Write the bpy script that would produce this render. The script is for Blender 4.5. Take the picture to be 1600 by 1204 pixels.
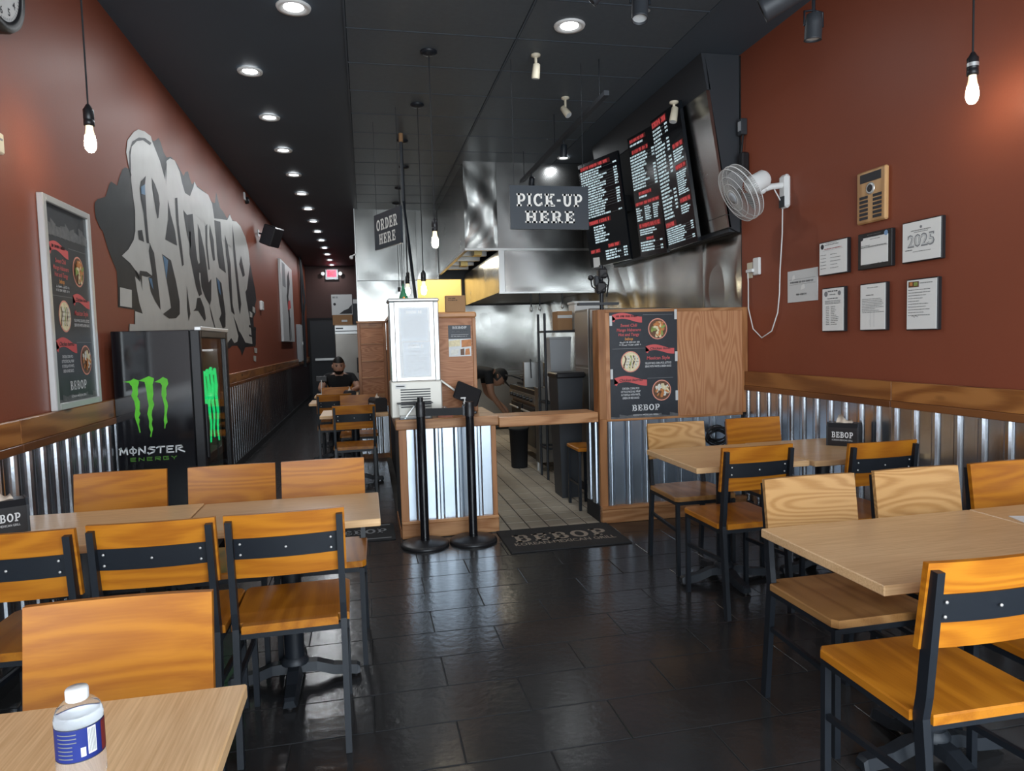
import bpy, bmesh, math, random
from mathutils import Vector, Matrix
random.seed(7)
for o in list(bpy.data.objects): bpy.data.objects.remove(o)
SC = bpy.context.scene
COL = SC.collection
# ------------------------------------------------------------------ camera
YAW, PITCH, ROLL, CAMH, FPX = .20758, .064887, .02722, 1.40, 1077.4
def _cam():
    cy, sy, cp, sp = math.cos(YAW), math.sin(YAW), math.cos(PITCH), math.sin(PITCH)
    f = Vector((sy*cp, cy*cp, -sp)); r = Vector((cy, -sy, 0)); d = f.cross(r)
    r2 = math.cos(ROLL)*r + math.sin(ROLL)*d; d2 = -math.sin(ROLL)*r + math.cos(ROLL)*d
    m = Matrix((r2, -d2, -f)).transposed().to_4x4(); m.translation = Vector((0, 0, CAMH))
    cd = bpy.data.cameras.new('camera'); cd.sensor_width = 36; cd.lens = FPX/1600*36
    cd.clip_start = .05; cd.clip_end = 100
    o = bpy.data.objects.new('camera', cd); COL.objects.link(o); o.matrix_world = m
    SC.camera = o
_cam()
# ------------------------------------------------------------------ world, daylight through the shop front, exposure
w = bpy.data.worlds.new('world'); SC.world = w; w.use_nodes = True
bg = w.node_tree.nodes['Background']; bg.inputs[0].default_value = (.80, .90, 1, 1); bg.inputs[1].default_value = 1.2
SC.view_settings.view_transform = 'Standard'; SC.view_settings.look = 'None'
SC.view_settings.exposure = 0.08; SC.view_settings.gamma = 1.0; SC.view_settings.use_curve_mapping = False
def area(name, loc, rot, sx, sy, power, col=(1, 1, 1), shape='RECTANGLE', spread=None):
    l = bpy.data.lights.new(name, 'AREA'); l.shape = shape; l.size = sx; l.size_y = sy; l.energy = power; l.color = col
    if spread: l.spread = spread
    o = bpy.data.objects.new(name, l); COL.objects.link(o); o.location = loc; o.rotation_euler = rot
    return o
# the shop window behind the camera: one light per glazed bay
for i, x in enumerate((-.82, .70, 2.22)):
    area('window_daylight', (x, -1.36, 1.62), (math.radians(90), 0, 0), 1.36, 2.5, 95, (.84, .93, 1))
# ------------------------------------------------------------------ room measures
XL, XR, ZC = -1.53, 2.93, 3.56
YF, YB, YK = -1.4, 19.6, 11.4      # shop front, end of corridor, steel back wall of the kitchen
# ------------------------------------------------------------------ materials
MT = {}
def _new(name):
    m = bpy.data.materials.new(name); m.use_nodes = True; MT[name] = m
    nt = m.node_tree; return m, nt, nt.nodes['Principled BSDF']
def _in(b, k, v):
    if k in b.inputs: b.inputs[k].default_value = v
def mat(name, col, rough=.5, metal=0, var=.0, scale=6, bump=0, bscale=40, spec=.5, coat=0, emit=None, es=0, trans=0, ior=1.45, alpha=1):
    m, nt, b = _new(name); N = nt.nodes; L = nt.links
    b.inputs['Base Color'].default_value = (*col, 1); _in(b, 'Roughness', rough); _in(b, 'Metallic', metal)
    _in(b, 'Specular IOR Level', spec); _in(b, 'Coat Weight', coat); _in(b, 'Coat Roughness', .1); _in(b, 'Transmission Weight', trans); _in(b, 'IOR', ior); _in(b, 'Alpha', alpha)
    if emit: b.inputs['Emission Color'].default_value = (*emit, 1); b.inputs['Emission Strength'].default_value = es
    if var or bump:
        tc = N.new('ShaderNodeTexCoord')
    if var:
        n = N.new('ShaderNodeTexNoise'); n.inputs['Scale'].default_value = scale; n.inputs['Detail'].default_value = 6
        L.new(tc.outputs['Object'], n.inputs['Vector'])
        mx = N.new('ShaderNodeMixRGB'); mx.inputs[1].default_value = (*[max(0, c*(1-var)) for c in col], 1); mx.inputs[2].default_value = (*[min(1, c*(1+var)) for c in col], 1)
        L.new(n.outputs[0], mx.inputs[0]); L.new(mx.outputs[0], b.inputs['Base Color'])
    if bump:
        n2 = N.new('ShaderNodeTexNoise'); n2.inputs['Scale'].default_value = bscale; n2.inputs['Detail'].default_value = 3
        L.new(tc.outputs['Object'], n2.inputs['Vector'])
        bp = N.new('ShaderNodeBump'); bp.inputs['Strength'].default_value = bump; bp.inputs['Distance'].default_value = .02
        L.new(n2.outputs[0], bp.inputs['Height']); L.new(bp.outputs[0], b.inputs['Normal'])
    return m
def wood(name, c1, c2, axis=0, scale=1.0, rough=.35, coat=.2, knots=False, ring=6.0, fine=.5, rnd=True):
    """grain runs along axis (object space): broad cathedral rings plus fine pores"""
    m, nt, b = _new(name); N = nt.nodes; L = nt.links
    tc = N.new('ShaderNodeTexCoord'); oi = N.new('ShaderNodeObjectInfo')
    ad = N.new('ShaderNodeVectorMath'); ad.operation = 'ADD'
    mu = N.new('ShaderNodeVectorMath'); mu.operation = 'SCALE'; mu.inputs[0].default_value = (7, 11, 5)
    L.new(oi.outputs['Random'], mu.inputs['Scale']); L.new(tc.outputs['Object'], ad.inputs[0])
    if rnd: L.new(mu.outputs[0], ad.inputs[1])
    else: ad.inputs[1].default_value = (0, 0, 0)
    def mapped(long, cross):
        mp = N.new('ShaderNodeMapping'); s = [cross*scale]*3; s[axis] = long*scale; mp.inputs['Scale'].default_value = s
        L.new(ad.outputs[0], mp.inputs['Vector']); return mp
    a = mapped(1.1, 7.0)
    n1 = N.new('ShaderNodeTexNoise'); n1.inputs['Scale'].default_value = 1.0; n1.inputs['Detail'].default_value = 1.2
    L.new(a.outputs[0], n1.inputs['Vector'])
    rg = N.new('ShaderNodeMath'); rg.operation = 'MULTIPLY'; rg.inputs[1].default_value = ring*6.28; L.new(n1.outputs[0], rg.inputs[0])
    sn = N.new('ShaderNodeMath'); sn.operation = 'SINE'; L.new(rg.outputs[0], sn.inputs[0])
    mr = N.new('ShaderNodeMapRange'); mr.inputs['From Min'].default_value = -1; L.new(sn.outputs[0], mr.inputs['Value'])
    f = mapped(7, 190)
    n2 = N.new('ShaderNodeTexNoise'); n2.inputs['Scale'].default_value = 1.0; n2.inputs['Detail'].default_value = 3
    L.new(f.outputs[0], n2.inputs['Vector'])
    mx = N.new('ShaderNodeMix'); mx.inputs[0].default_value = fine; L.new(mr.outputs[0], mx.inputs[2]); L.new(n2.outputs[0], mx.inputs[3])
    cr = N.new('ShaderNodeValToRGB'); cr.color_ramp.elements[0].position = .22; cr.color_ramp.elements[1].position = .70
    cr.color_ramp.elements[0].color = (*c1, 1); cr.color_ramp.elements[1].color = (*c2, 1)
    L.new(mx.outputs[0], cr.inputs[0]); out = cr.outputs[0]
    if rnd:
        hs = N.new('ShaderNodeHueSaturation'); mr2 = N.new('ShaderNodeMapRange'); mr2.inputs['To Min'].default_value = .86; mr2.inputs['To Max'].default_value = 1.14
        L.new(oi.outputs['Random'], mr2.inputs['Value']); L.new(mr2.outputs[0], hs.inputs['Value']); L.new(out, hs.inputs['Color']); out = hs.outputs[0]
    if knots:
        mp = N.new('ShaderNodeMapping'); s = [5.0]*3; s[axis] = 1.7; mp.inputs['Scale'].default_value = s; L.new(tc.outputs['Object'], mp.inputs['Vector'])
        vo = N.new('ShaderNodeTexVoronoi'); vo.inputs['Scale'].default_value = 1.6; L.new(mp.outputs[0], vo.inputs['Vector'])
        kr = N.new('ShaderNodeValToRGB'); kr.color_ramp.elements[0].position = .06; kr.color_ramp.elements[1].position = .20
        kr.color_ramp.elements[0].color = (.06, .02, .008, 1); kr.color_ramp.elements[1].color = (1, 1, 1, 1)
        L.new(vo.outputs['Distance'], kr.inputs[0])
        mm = N.new('ShaderNodeMixRGB'); mm.blend_type = 'MULTIPLY'; mm.inputs[0].default_value = 1; L.new(out, mm.inputs[1]); L.new(kr.outputs[0], mm.inputs[2]); out = mm.outputs[0]
    L.new(out, b.inputs['Base Color'])
    b.inputs['Roughness'].default_value = rough; _in(b, 'Coat Weight', coat); _in(b, 'Coat Roughness', .18); _in(b, 'Specular IOR Level', .3)
    bp = N.new('ShaderNodeBump'); bp.inputs['Strength'].default_value = .06; L.new(n2.outputs[0], bp.inputs['Height']); L.new(bp.outputs[0], b.inputs['Normal'])
    return m
def steel(name, col=(.55, .55, .54), rough=.22, wave=.5, wscale=1.6, axis=2):
    m, nt, b = _new(name); N = nt.nodes; L = nt.links
    b.inputs['Metallic'].default_value = 1; b.inputs['Base Color'].default_value = (*col, 1); b.inputs['Roughness'].default_value = rough
    tc = N.new('ShaderNodeTexCoord')
    mp = N.new('ShaderNodeMapping'); s = [wscale*1.6]*3; s[axis] = wscale*.55; mp.inputs['Scale'].default_value = s; L.new(tc.outputs['Object'], mp.inputs['Vector'])
    n = N.new('ShaderNodeTexNoise'); n.inputs['Scale'].default_value = 1; n.inputs['Detail'].default_value = 1; n.inputs['Distortion'].default_value = .6; L.new(mp.outputs[0], n.inputs['Vector'])
    if not wave: n.inputs['Scale'].default_value = 0
    bp = N.new('ShaderNodeBump'); bp.inputs['Strength'].default_value = wave; bp.inputs['Distance'].default_value = .06
    L.new(n.outputs[0], bp.inputs['Height']); L.new(bp.outputs[0], b.inputs['Normal'])
    n2 = N.new('ShaderNodeTexNoise'); n2.inputs['Scale'].default_value = 3; n2.inputs['Detail'].default_value = 5; L.new(tc.outputs['Object'], n2.inputs['Vector'])
    mr = N.new('ShaderNodeMapRange'); mr.inputs['To Min'].default_value = rough*.7; mr.inputs['To Max'].default_value = rough*1.5; L.new(n2.outputs[0], mr.inputs['Value']); L.new(mr.outputs[0], b.inputs['Roughness'])
    return m
mat('red_paint', (.225, .060, .031), .46, var=.06, scale=2, bump=.03, bscale=120, spec=.32)
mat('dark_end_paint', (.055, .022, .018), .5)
mat('ceiling_paint', (.058, .074, .092), .60, var=.12, scale=1.5)
mat('ceiling_tile', (.074, .089, .103), .55, var=.15, scale=30, bump=.08, bscale=160)
mat('floor_tile', (.024, .024, .025), .20, var=.45, scale=5, bump=.06, bscale=30, spec=.6)
mat('grout_dark', (.045, .045, .045), .8)
mat('quarry_tile', (.40, .35, .28), .45, var=.18, scale=4, bump=.05)
mat('grout_kitchen', (.055, .05, .045), .9)
mat('corrugated_zinc', (.58, .62, .67), .26, 1, var=.16, scale=9, bump=.02, bscale=45)
mat('plain_zinc', (.50, .57, .65), .30, 1, var=.12, scale=5, bump=.012, bscale=20)
steel('steel_panel', (.40, .40, .39), .22, 0, 1.0)
steel('steel_wavy', (.44, .44, .42), .19, 0, 1.0)
steel('steel_brushed', (.52, .52, .51), .32, .03, 3)
steel('steel_dull', (.36, .34, .31), .42, .03, 3)
mat('black_metal', (.010, .013, .018), .42, .0, var=.1, scale=30, spec=.45)
mat('iron_base', (.016, .020, .026), .45, .2)
mat('black_plastic', (.014, .014, .016), .38)
mat('matte_black', (.012, .013, .015), .7)
mat('cooler_gloss', (.006, .006, .008), .10, spec=.6, coat=.4)
mat('charcoal', (.030, .034, .040), .5)
mat('white_plastic', (.72, .73, .72), .4)
mat('grey_plastic', (.34, .36, .38), .45)
mat('cream_plastic', (.66, .60, .46), .45)
mat('paper', (.78, .79, .77), .55)
mat('paper_dim', (.60, .62, .62), .35)
mat('ink_black', (.03, .03, .035), .6)
mat('ink_grey', (.22, .23, .24), .6)
mat('print_black', (.020, .025, .033), .45, var=.25, scale=18)
mat('print_white', (.72, .73, .74), .55)
mat('print_red', (.62, .10, .10), .5)
mat('print_red_dark', (.16, .02, .02), .5)
mat('print_orange', (.72, .28, .06), .5)
mat('print_grey', (.12, .125, .13), .55, var=.6, scale=35)
mat('food_a', (.52, .20, .06), .5, var=.6, scale=60)
mat('food_b', (.25, .33, .08), .5, var=.6, scale=60)
mat('food_c', (.78, .66, .42), .5, var=.35, scale=60)
mat('food_d', (.13, .06, .03), .5, var=.5, scale=60)
mat('food_e', (.70, .70, .64), .5, var=.3, scale=60)
mat('plate_rim', (.72, .30, .22), .45)
mat('sign_board', (.030, .038, .048), .38)
mat('sign_white', (.74, .73, .69), .5, var=.12, scale=40)
mat('mural_dark', (.016, .018, .021), .42, var=.6, scale=7, spec=.22)
mat('mural_light', (.46, .46, .44), .36, var=.14, scale=5, bump=.03, bscale=9, spec=.35)
mat('mural_blue', (.05, .16, .30), .35, var=.3, scale=10)
mat('claw_green', (.10, .52, .02), .35, var=.35, scale=14, emit=(.10, .5, .02), es=.0)
mat('logo_white', (.75, .76, .76), .4)
mat('logo_green', (.10, .30, .03), .4)
mat('silver_frame', (.62, .63, .62), .35, .6)
mat('glass_clear', (1, 1, 1), .02, trans=1, ior=1.45)
mat('water_clear', (.97, .98, 1), .05, trans=.93, ior=1.08)
mat('bottle_plastic', (.97, .98, 1), .04, trans=1, ior=1.08)
mat('bottle_label', (.014, .024, .14), .45, var=.25, scale=30, spec=.2)
mat('cardboard', (.34, .19, .09), .75, var=.1, scale=12)
mat('yellow_wall', (.80, .56, .20), .6)
mat('exit_red', (.8, .03, .05), .5, emit=(1, .03, .08), es=2.2)
mat('neon_green', (.05, .9, .25), .4, emit=(.0, .78, .20), es=1.15)
mat('screen_black', (.008, .010, .013), .16)
mat('screen_white', (.6, .7, .72), .4, emit=(.70, .86, .92), es=.55)
mat('screen_red', (.5, .05, .06), .4, emit=(.72, .10, .10), es=.42)
mat('bulb_glow', (1, .95, .85), .3, emit=(1, .86, .62), es=70)
mat('bulb_neck_glow', (1, .9, .7), .3, emit=(1, .80, .45), es=1.1)
mat('bulb_glass', (1, .97, .9), .03, trans=1, ior=1.2)
mat('down_glow', (1, 1, 1), .3, emit=(.95, .98, 1), es=14)
mat('case_sheet', (.17, .19, .22), .5, var=.25, scale=25)
mat('case_glow', (1, 1, 1), .3, emit=(.97, .99, 1), es=.62)
mat('green_felt', (.02, .16, .09), .7)
mat('skin', (.36, .19, .12), .5)
mat('skin_pale', (.46, .27, .19), .5)
mat('black_cloth', (.010, .011, .013), .85, var=.3, scale=20)
mat('grey_cloth', (.25, .27, .29), .9)
mat('hair', (.008, .007, .006), .6)
mat('cage_wire', (.42, .41, .39), .45)
mat('beige_grille', (.60, .58, .52), .4, .2)
mat('rubber_mat', (.020, .020, .021), .9, var=.4, scale=120, bump=.2, bscale=300)
mat('mat_letters', (.30, .25, .20), .9, var=.2, scale=90)
mat('napkin', (.62, .52, .42), .9)
mat('blue_box', (.20, .34, .55), .5)
mat('amber_pack', (.32, .10, .05), .35, var=.4, scale=30)
mat('brass', (.50, .38, .16), .35, 1)
mat('acrylic', (.92, .95, .96), .05, trans=.9, ior=1.3)
wood('oak_orange', (.335, .105, .006), (.455, .165, .010), 0, 1.0, .42, .06, ring=9, fine=.55)
wood('oak_seat', (.32, .105, .007), (.44, .162, .012), 1, 1.0, .34, .12, ring=6, fine=.55)
wood('oak_seat_brown', (.21, .098, .030), (.31, .160, .056), 1, 1.0, .34, .12, ring=6, fine=.55)
wood('oak_pale', (.38, .195, .064), (.50, .285, .110), 0, 1.0, .44, .05, ring=17, fine=.42)
wood('table_laminate', (.57, .340, .160), (.78, .525, .285), 0, 1.0, .36, .10, ring=1.2, fine=.88)
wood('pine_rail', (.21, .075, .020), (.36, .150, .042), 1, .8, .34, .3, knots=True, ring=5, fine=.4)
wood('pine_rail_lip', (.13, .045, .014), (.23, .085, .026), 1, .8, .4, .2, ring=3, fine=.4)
wood('oak_counter', (.30, .125, .045), (.48, .245, .110), 0, 1.0, .45, .1, ring=7, fine=.6)
wood('oak_plywood', (.43, .190, .085), (.55, .275, .135), 2, .8, .5, .05, ring=19, fine=.5)
wood('oak_plywood_cross', (.36, .145, .062), (.48, .222, .106), 0, 1.3, .5, .05, ring=19, fine=.45)
wood('oak_stile', (.25, .10, .036), (.40, .18, .072), 2, 1.0, .45, .1, ring=4, fine=.5)
wood('plaque_wood', (.36, .19, .075), (.52, .31, .14), 2, 1.5, .35, .3, ring=3, fine=.5)
# ------------------------------------------------------------------ mesh helpers
class MB:
    def __init__(s): s.v = []; s.f = []; s.m = []; s.sm = []
    def _add(s, vs, fs, mi=0, sm=False):
        b = len(s.v); s.v += [tuple(v) for v in vs]
        for f in fs: s.f.append(tuple(b+i for i in f)); s.m.append(mi); s.sm.append(sm)
        return s
    def box(s, a, b, mi=0, bev=0):
        x0, y0, z0 = a; x1, y1, z1 = b
        if x0 > x1: x0, x1 = x1, x0
        if y0 > y1: y0, y1 = y1, y0
        if z0 > z1: z0, z1 = z1, z0
        if bev:
            e = min(bev, (x1-x0)*.45, (y1-y0)*.45, (z1-z0)*.45)
            vs = []; idx = {}
            for ix in (0, 1):
                for iy in (0, 1):
                    for iz in (0, 1):
                        X, Y, Z = (x0, x1)[ix], (y0, y1)[iy], (z0, z1)[iz]
                        dx, dy, dz = e*(1-2*ix), e*(1-2*iy), e*(1-2*iz)
                        for k, p in enumerate(((X, Y+dy, Z+dz), (X+dx, Y, Z+dz), (X+dx, Y+dy, Z))):
                            idx[ix, iy, iz, k] = len(vs); vs.append(p)
            g = lambda *t: idx[t]
            fs = []
            for i, fl in ((0, 0), (1, 1)):
                q = [g(i, 0, 0, 0), g(i, 1, 0, 0), g(i, 1, 1, 0), g(i, 0, 1, 0)]; fs.append(q if fl else q[::-1])
                q = [g(0, i, 0, 1), g(1, i, 0, 1), g(1, i, 1, 1), g(0, i, 1, 1)]; fs.append(q[::-1] if fl else q)
                q = [g(0, 0, i, 2), g(1, 0, i, 2), g(1, 1, i, 2), g(0, 1, i, 2)]; fs.append(q if fl else q[::-1])
            for a_ in (0, 1):
                for b_ in (0, 1):
                    q = [g(a_, b_, 0, 0), g(a_, b_, 1, 0), g(a_, b_, 1, 1), g(a_, b_, 0, 1)]; fs.append(q if a_ ^ b_ else q[::-1])
                    q = [g(a_, 0, b_, 0), g(a_, 1, b_, 0), g(a_, 1, b_, 2), g(a_, 0, b_, 2)]; fs.append(q[::-1] if a_ ^ b_ else q)
                    q = [g(0, a_, b_, 1), g(1, a_, b_, 1), g(1, a_, b_, 2), g(0, a_, b_, 2)]; fs.append(q if a_ ^ b_ else q[::-1])
                    for c_ in (0, 1):
                        t = [g(a_, b_, c_, 0), g(a_, b_, c_, 1), g(a_, b_, c_, 2)]; fs.append(t if (a_+b_+c_) % 2 else t[::-1])
            return s._add(vs, fs, mi)
        vs = [(x0, y0, z0), (x1, y0, z0), (x1, y1, z0), (x0, y1, z0), (x0, y0, z1), (x1, y0, z1), (x1, y1, z1), (x0, y1, z1)]
        return s._add(vs, [(3, 2, 1, 0), (4, 5, 6, 7), (0, 1, 5, 4), (1, 2, 6, 5), (2, 3, 7, 6), (3, 0, 4, 7)], mi)
    def hexa(s, p, mi=0):   # 8 corners: bottom loop then top loop
        return s._add(p, [(3, 2, 1, 0), (4, 5, 6, 7), (0, 1, 5, 4), (1, 2, 6, 5), (2, 3, 7, 6), (3, 0, 4, 7)], mi)
    def prism(s, poly, axis, a, b, mi=0):   # poly in the two other axes
        n = len(poly); P = lambda u, v, t: {0: (t, u, v), 1: (u, t, v), 2: (u, v, t)}[axis]
        vs = [P(u, v, a) for u, v in poly]+[P(u, v, b) for u, v in poly]
        fs = [tuple(range(n))[::-1], tuple(range(n, 2*n))]+[(i, (i+1) % n, n+(i+1) % n, n+i) for i in range(n)]
        return s._add(vs, fs, mi)
    def cyl(s, a, b, r0, r1=None, n=16, mi=0, caps=True, sm=True):
        if r1 is None: r1 = r0
        a = Vector(a); b = Vector(b); d = (b-a).normalized(); u = d.orthogonal().normalized(); v = d.cross(u)
        vs = []
        for p, r in ((a, r0), (b, r1)):
            for i in range(n):
                t = 2*math.pi*i/n; vs.append(p+u*r*math.cos(t)+v*r*math.sin(t))
        s._add(vs, [(i, (i+1) % n, n+(i+1) % n, n+i) for i in range(n)], mi, sm)
        if caps: s._add(vs[:n], [tuple(range(n))[::-1]], mi); s._add(vs[n:], [tuple(range(n))], mi)
        return s
    def lathe(s, prof, c=(0, 0, 0), axis=(0, 0, 1), n=20, mi=0, sm=True, caps=True):   # prof: (r, h)
        d = Vector(axis).normalized(); u = d.orthogonal().normalized(); v = d.cross(u); c = Vector(c); vs = []
        for r, h in prof:
            for i in range(n):
                t = 2*math.pi*i/n; vs.append(c+d*h+u*r*math.cos(t)+v*r*math.sin(t))
        fs = []
        for k in range(len(prof)-1):
            for i in range(n): fs.append((k*n+i, k*n+(i+1) % n, (k+1)*n+(i+1) % n, (k+1)*n+i))
        s._add(vs, fs, mi, sm)
        if caps:
            s._add(vs[:n], [tuple(range(n))[::-1]], mi); s._add(vs[-n:], [tuple(range(n))], mi)
        return s
    def tube(s, pts, r, n=8, mi=0, closed=False, sm=True, rect=None):
        P = [Vector(p) for p in pts]; m = len(P); rings = []; up = None
        for i in range(m):
            if closed: t = (P[(i+1) % m]-P[i-1]).normalized()
            else: t = ((P[min(i+1, m-1)]-P[i]).normalized()+(P[i]-P[max(i-1, 0)]).normalized()).normalized()
            if up is None: up = t.orthogonal().normalized() if not rect else (Vector((1, 0, 0)) if abs(t.x) < .9 else Vector((0, 0, 1)))
            up = (up-t*up.dot(t)).normalized(); w_ = t.cross(up)
            if rect: hw, hh = rect; rings.append([P[i]+up*a*hw+w_*b*hh for a, b in ((-1, -1), (1, -1), (1, 1), (-1, 1))])
            else:
                rr = r[i] if isinstance(r, (list, tuple)) else r
                rings.append([P[i]+up*rr*math.cos(2*math.pi*k/n)+w_*rr*math.sin(2*math.pi*k/n) for k in range(n)])
        k = len(rings[0]); vs = [p for R in rings for p in R]; fs = []
        for i in range(m if closed else m-1):
            a = i*k; b = ((i+1) % m)*k
            for j in range(k): fs.append((a+j, a+(j+1) % k, b+(j+1) % k, b+j))
        s._add(vs, fs, mi, sm and not rect)
        if not closed: s._add(rings[0], [tuple(range(k))[::-1]], mi); s._add(rings[-1], [tuple(range(k))], mi)
        return s
    def poly(s, pts, mi=0): return s._add(pts, [tuple(range(len(pts)))], mi)
    def ball(s, c, r, n=12, m=8, mi=0, sc=(1, 1, 1)):
        pr = [(math.sin(math.pi*k/m)*r+1e-5, -math.cos(math.pi*k/m)*r) for k in range(m+1)]
        b = len(s.v); s.lathe(pr, (0, 0, 0), n=n, mi=mi, caps=False)
        for i in range(b, len(s.v)): x, y, z = s.v[i]; s.v[i] = (c[0]+x*sc[0], c[1]+y*sc[1], c[2]+z*sc[2])
        return s
    def mesh(s, name):
        me = bpy.data.meshes.new(name); me.from_pydata(s.v, [], s.f); me.validate()
        return me
    def build(s, name, mats, parent=None, loc=None, rot=None, autosmooth=True):
        me = bpy.data.meshes.new(name); me.from_pydata(s.v, [], s.f)
        if not isinstance(mats, (list, tuple)): mats = [mats]
        for k in mats: me.materials.append(MT[k] if isinstance(k, str) else k)
        for p, mi, sm in zip(me.polygons, s.m, s.sm): p.material_index = mi; p.use_smooth = sm
        me.update()
        o = bpy.data.objects.new(name, me); COL.objects.link(o)
        if parent: o.parent = parent
        if loc: o.location = loc
        if rot: o.rotation_euler = rot
        return o
def tag(o, label, cat, group=None):
    o['label'] = label; o['category'] = cat
    if group: o['group'] = group
    return o
def thing(name, label, cat, loc=(0, 0, 0), rz=0, group=None):
    o = bpy.data.objects.new(name, None); o.empty_display_size = .1; COL.objects.link(o); o.location = loc; o.rotation_euler = (0, 0, rz)
    return tag(o, label, cat, group)
def struct(o): o['kind'] = 'structure'; return o
def bx(name, a, b, m, parent=None, bev=0): return MB().box(a, b, 0, bev).build(name, m, parent)
def copy_tree(o, parent=None):
    c = o.copy(); COL.objects.link(c); c.parent = parent
    for ch in o.children: copy_tree(ch, c)
    return c
def share(me, name, parent, loc, rot=None):
    o = bpy.data.objects.new(name, me); COL.objects.link(o); o.parent = parent; o.location = loc
    if rot: o.rotation_euler = rot
    return o
def tri_poly(pts):   # ear clipping of a simple 2-D polygon
    P = list(pts); A = sum(P[i][0]*P[(i+1) % len(P)][1]-P[(i+1) % len(P)][0]*P[i][1] for i in range(len(P)))
    idx = list(range(len(P))) if A > 0 else list(range(len(P)))[::-1]; out = []
    cr = lambda a, b, c: (P[b][0]-P[a][0])*(P[c][1]-P[a][1])-(P[b][1]-P[a][1])*(P[c][0]-P[a][0])
    guard = 0
    while len(idx) > 3 and guard < 4000:
        guard += 1; done = False
        for i in range(len(idx)):
            a, b, c = idx[i-1], idx[i], idx[(i+1) % len(idx)]
            if cr(a, b, c) <= 1e-12: continue
            if any(k not in (a, b, c) and cr(a, b, k) >= 0 and cr(b, c, k) >= 0 and cr(c, a, k) >= 0 for k in idx): continue
            out.append((a, b, c)); idx.pop(i); done = True; break
        if not done: idx.pop(min(range(len(idx)), key=lambda i: abs(cr(idx[i-1], idx[i], idx[(i+1) % len(idx)]))))
    out.append(tuple(idx)); return out
class Print:
    """flat print on a plane: o origin, u right, v up (metres)"""
    def __init__(s, o, u, v, eps=.0012):
        s.o = Vector(o); s.u = Vector(u).normalized(); s.v = Vector(v).normalized(); s.n = s.u.cross(s.v); s.mb = MB(); s.mats = []; s.eps = eps
    def mi(s, m):
        if m not in s.mats: s.mats.append(m)
        return s.mats.index(m)
    def P(s, x, y, l=1): return s.o+s.u*x+s.v*y+s.n*s.eps*l
    def poly(s, pts, m, l=1):
        mi = s.mi(m); s.mb._add([s.P(x, y, l) for x, y in pts], tri_poly(pts), mi)
    def quad(s, pts, m, l=1): s.mb._add([s.P(x, y, l) for x, y in pts], [tuple(range(len(pts)))], s.mi(m))
    def rect(s, x0, y0, x1, y1, m, l=1): s.quad([(x0, y0), (x1, y0), (x1, y1), (x0, y1)], m, l)
    def disc(s, x, y, r, m, l=1, n=24, ry=None): ry = ry or r; s.quad([(x+r*math.cos(2*math.pi*i/n), y+ry*math.sin(2*math.pi*i/n)) for i in range(n)], m, l)
    def stroke(s, pts, w, m, l=1):
        for (x0, y0), (x1, y1) in zip(pts, pts[1:]):
            d = math.hypot(x1-x0, y1-y0) or 1e-6; nx, ny = -(y1-y0)/d*w/2, (x1-x0)/d*w/2; ex, ey = (x1-x0)/d*w*.3, (y1-y0)/d*w*.3
            s.quad([(x0-ex-nx, y0-ey-ny), (x1+ex-nx, y1+ey-ny), (x1+ex+nx, y1+ey+ny), (x0-ex+nx, y0-ey+ny)], m, l)
    def slab(s, text, cx, cy, w, h, m, l=1, gap=.17):
        adv = [SLAB_W[c] for c in text]; tot = sum(adv)+gap*(len(text)-1); sx = w/tot; x = cx-w/2
        for ch, a in zip(text, adv):
            for q in SLAB[ch]: s.quad([(x+px*sx, cy-h/2+py*h) for px, py in q], m, l)
            x += (a+gap)*sx
    def text(s, body, cx, cy, h, m, l=1, w=None, bold=0, shear=0):
        me = text_mesh(body, bold, shear); mi = s.mi(m)
        xs = [v[0] for v in me[0]]; x0, x1 = min(xs), max(xs); k = h/.72; kx = (w/(x1-x0)) if w else k
        s.mb._add([s.P(cx+(v[0]-(x0+x1)/2)*kx, cy-h/2+v[1]*k, l) for v in me[0]], me[1], mi)
    def micro(s, x0, y, w, h, m, l=1, dens=1.0, seed=None):   # small print too fine to read: rows of tiny letter-like marks
        rn = random.Random(seed if seed is not None else int(x0*9973+y*7919+w*101)); x = x0; cw = h*.62
        while x+cw < x0+w:
            for _ in range(rn.randint(2, 7)):
                if x+cw*.8 > x0+w: break
                k = rn.random(); t = h*.29
                if k < .8: s.rect(x, y, x+t, y+h, m, l)
                if k > .25: s.rect(x, y+h-t, x+cw*.8, y+h, m, l)
                if k < .5: s.rect(x, y+h*.4, x+cw*.8, y+h*.4+t, m, l)
                if k > .6: s.rect(x, y, x+cw*.8, y+t, m, l)
                if k > .4: s.rect(x+cw*.8-t, y, x+cw*.8, y+h, m, l)
                x += cw
            x += cw*(.7 if dens >= 1 else 2)
    def build(s, name, parent=None): return s.mb.build(name, s.mats, parent)
_tm = {}
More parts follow.
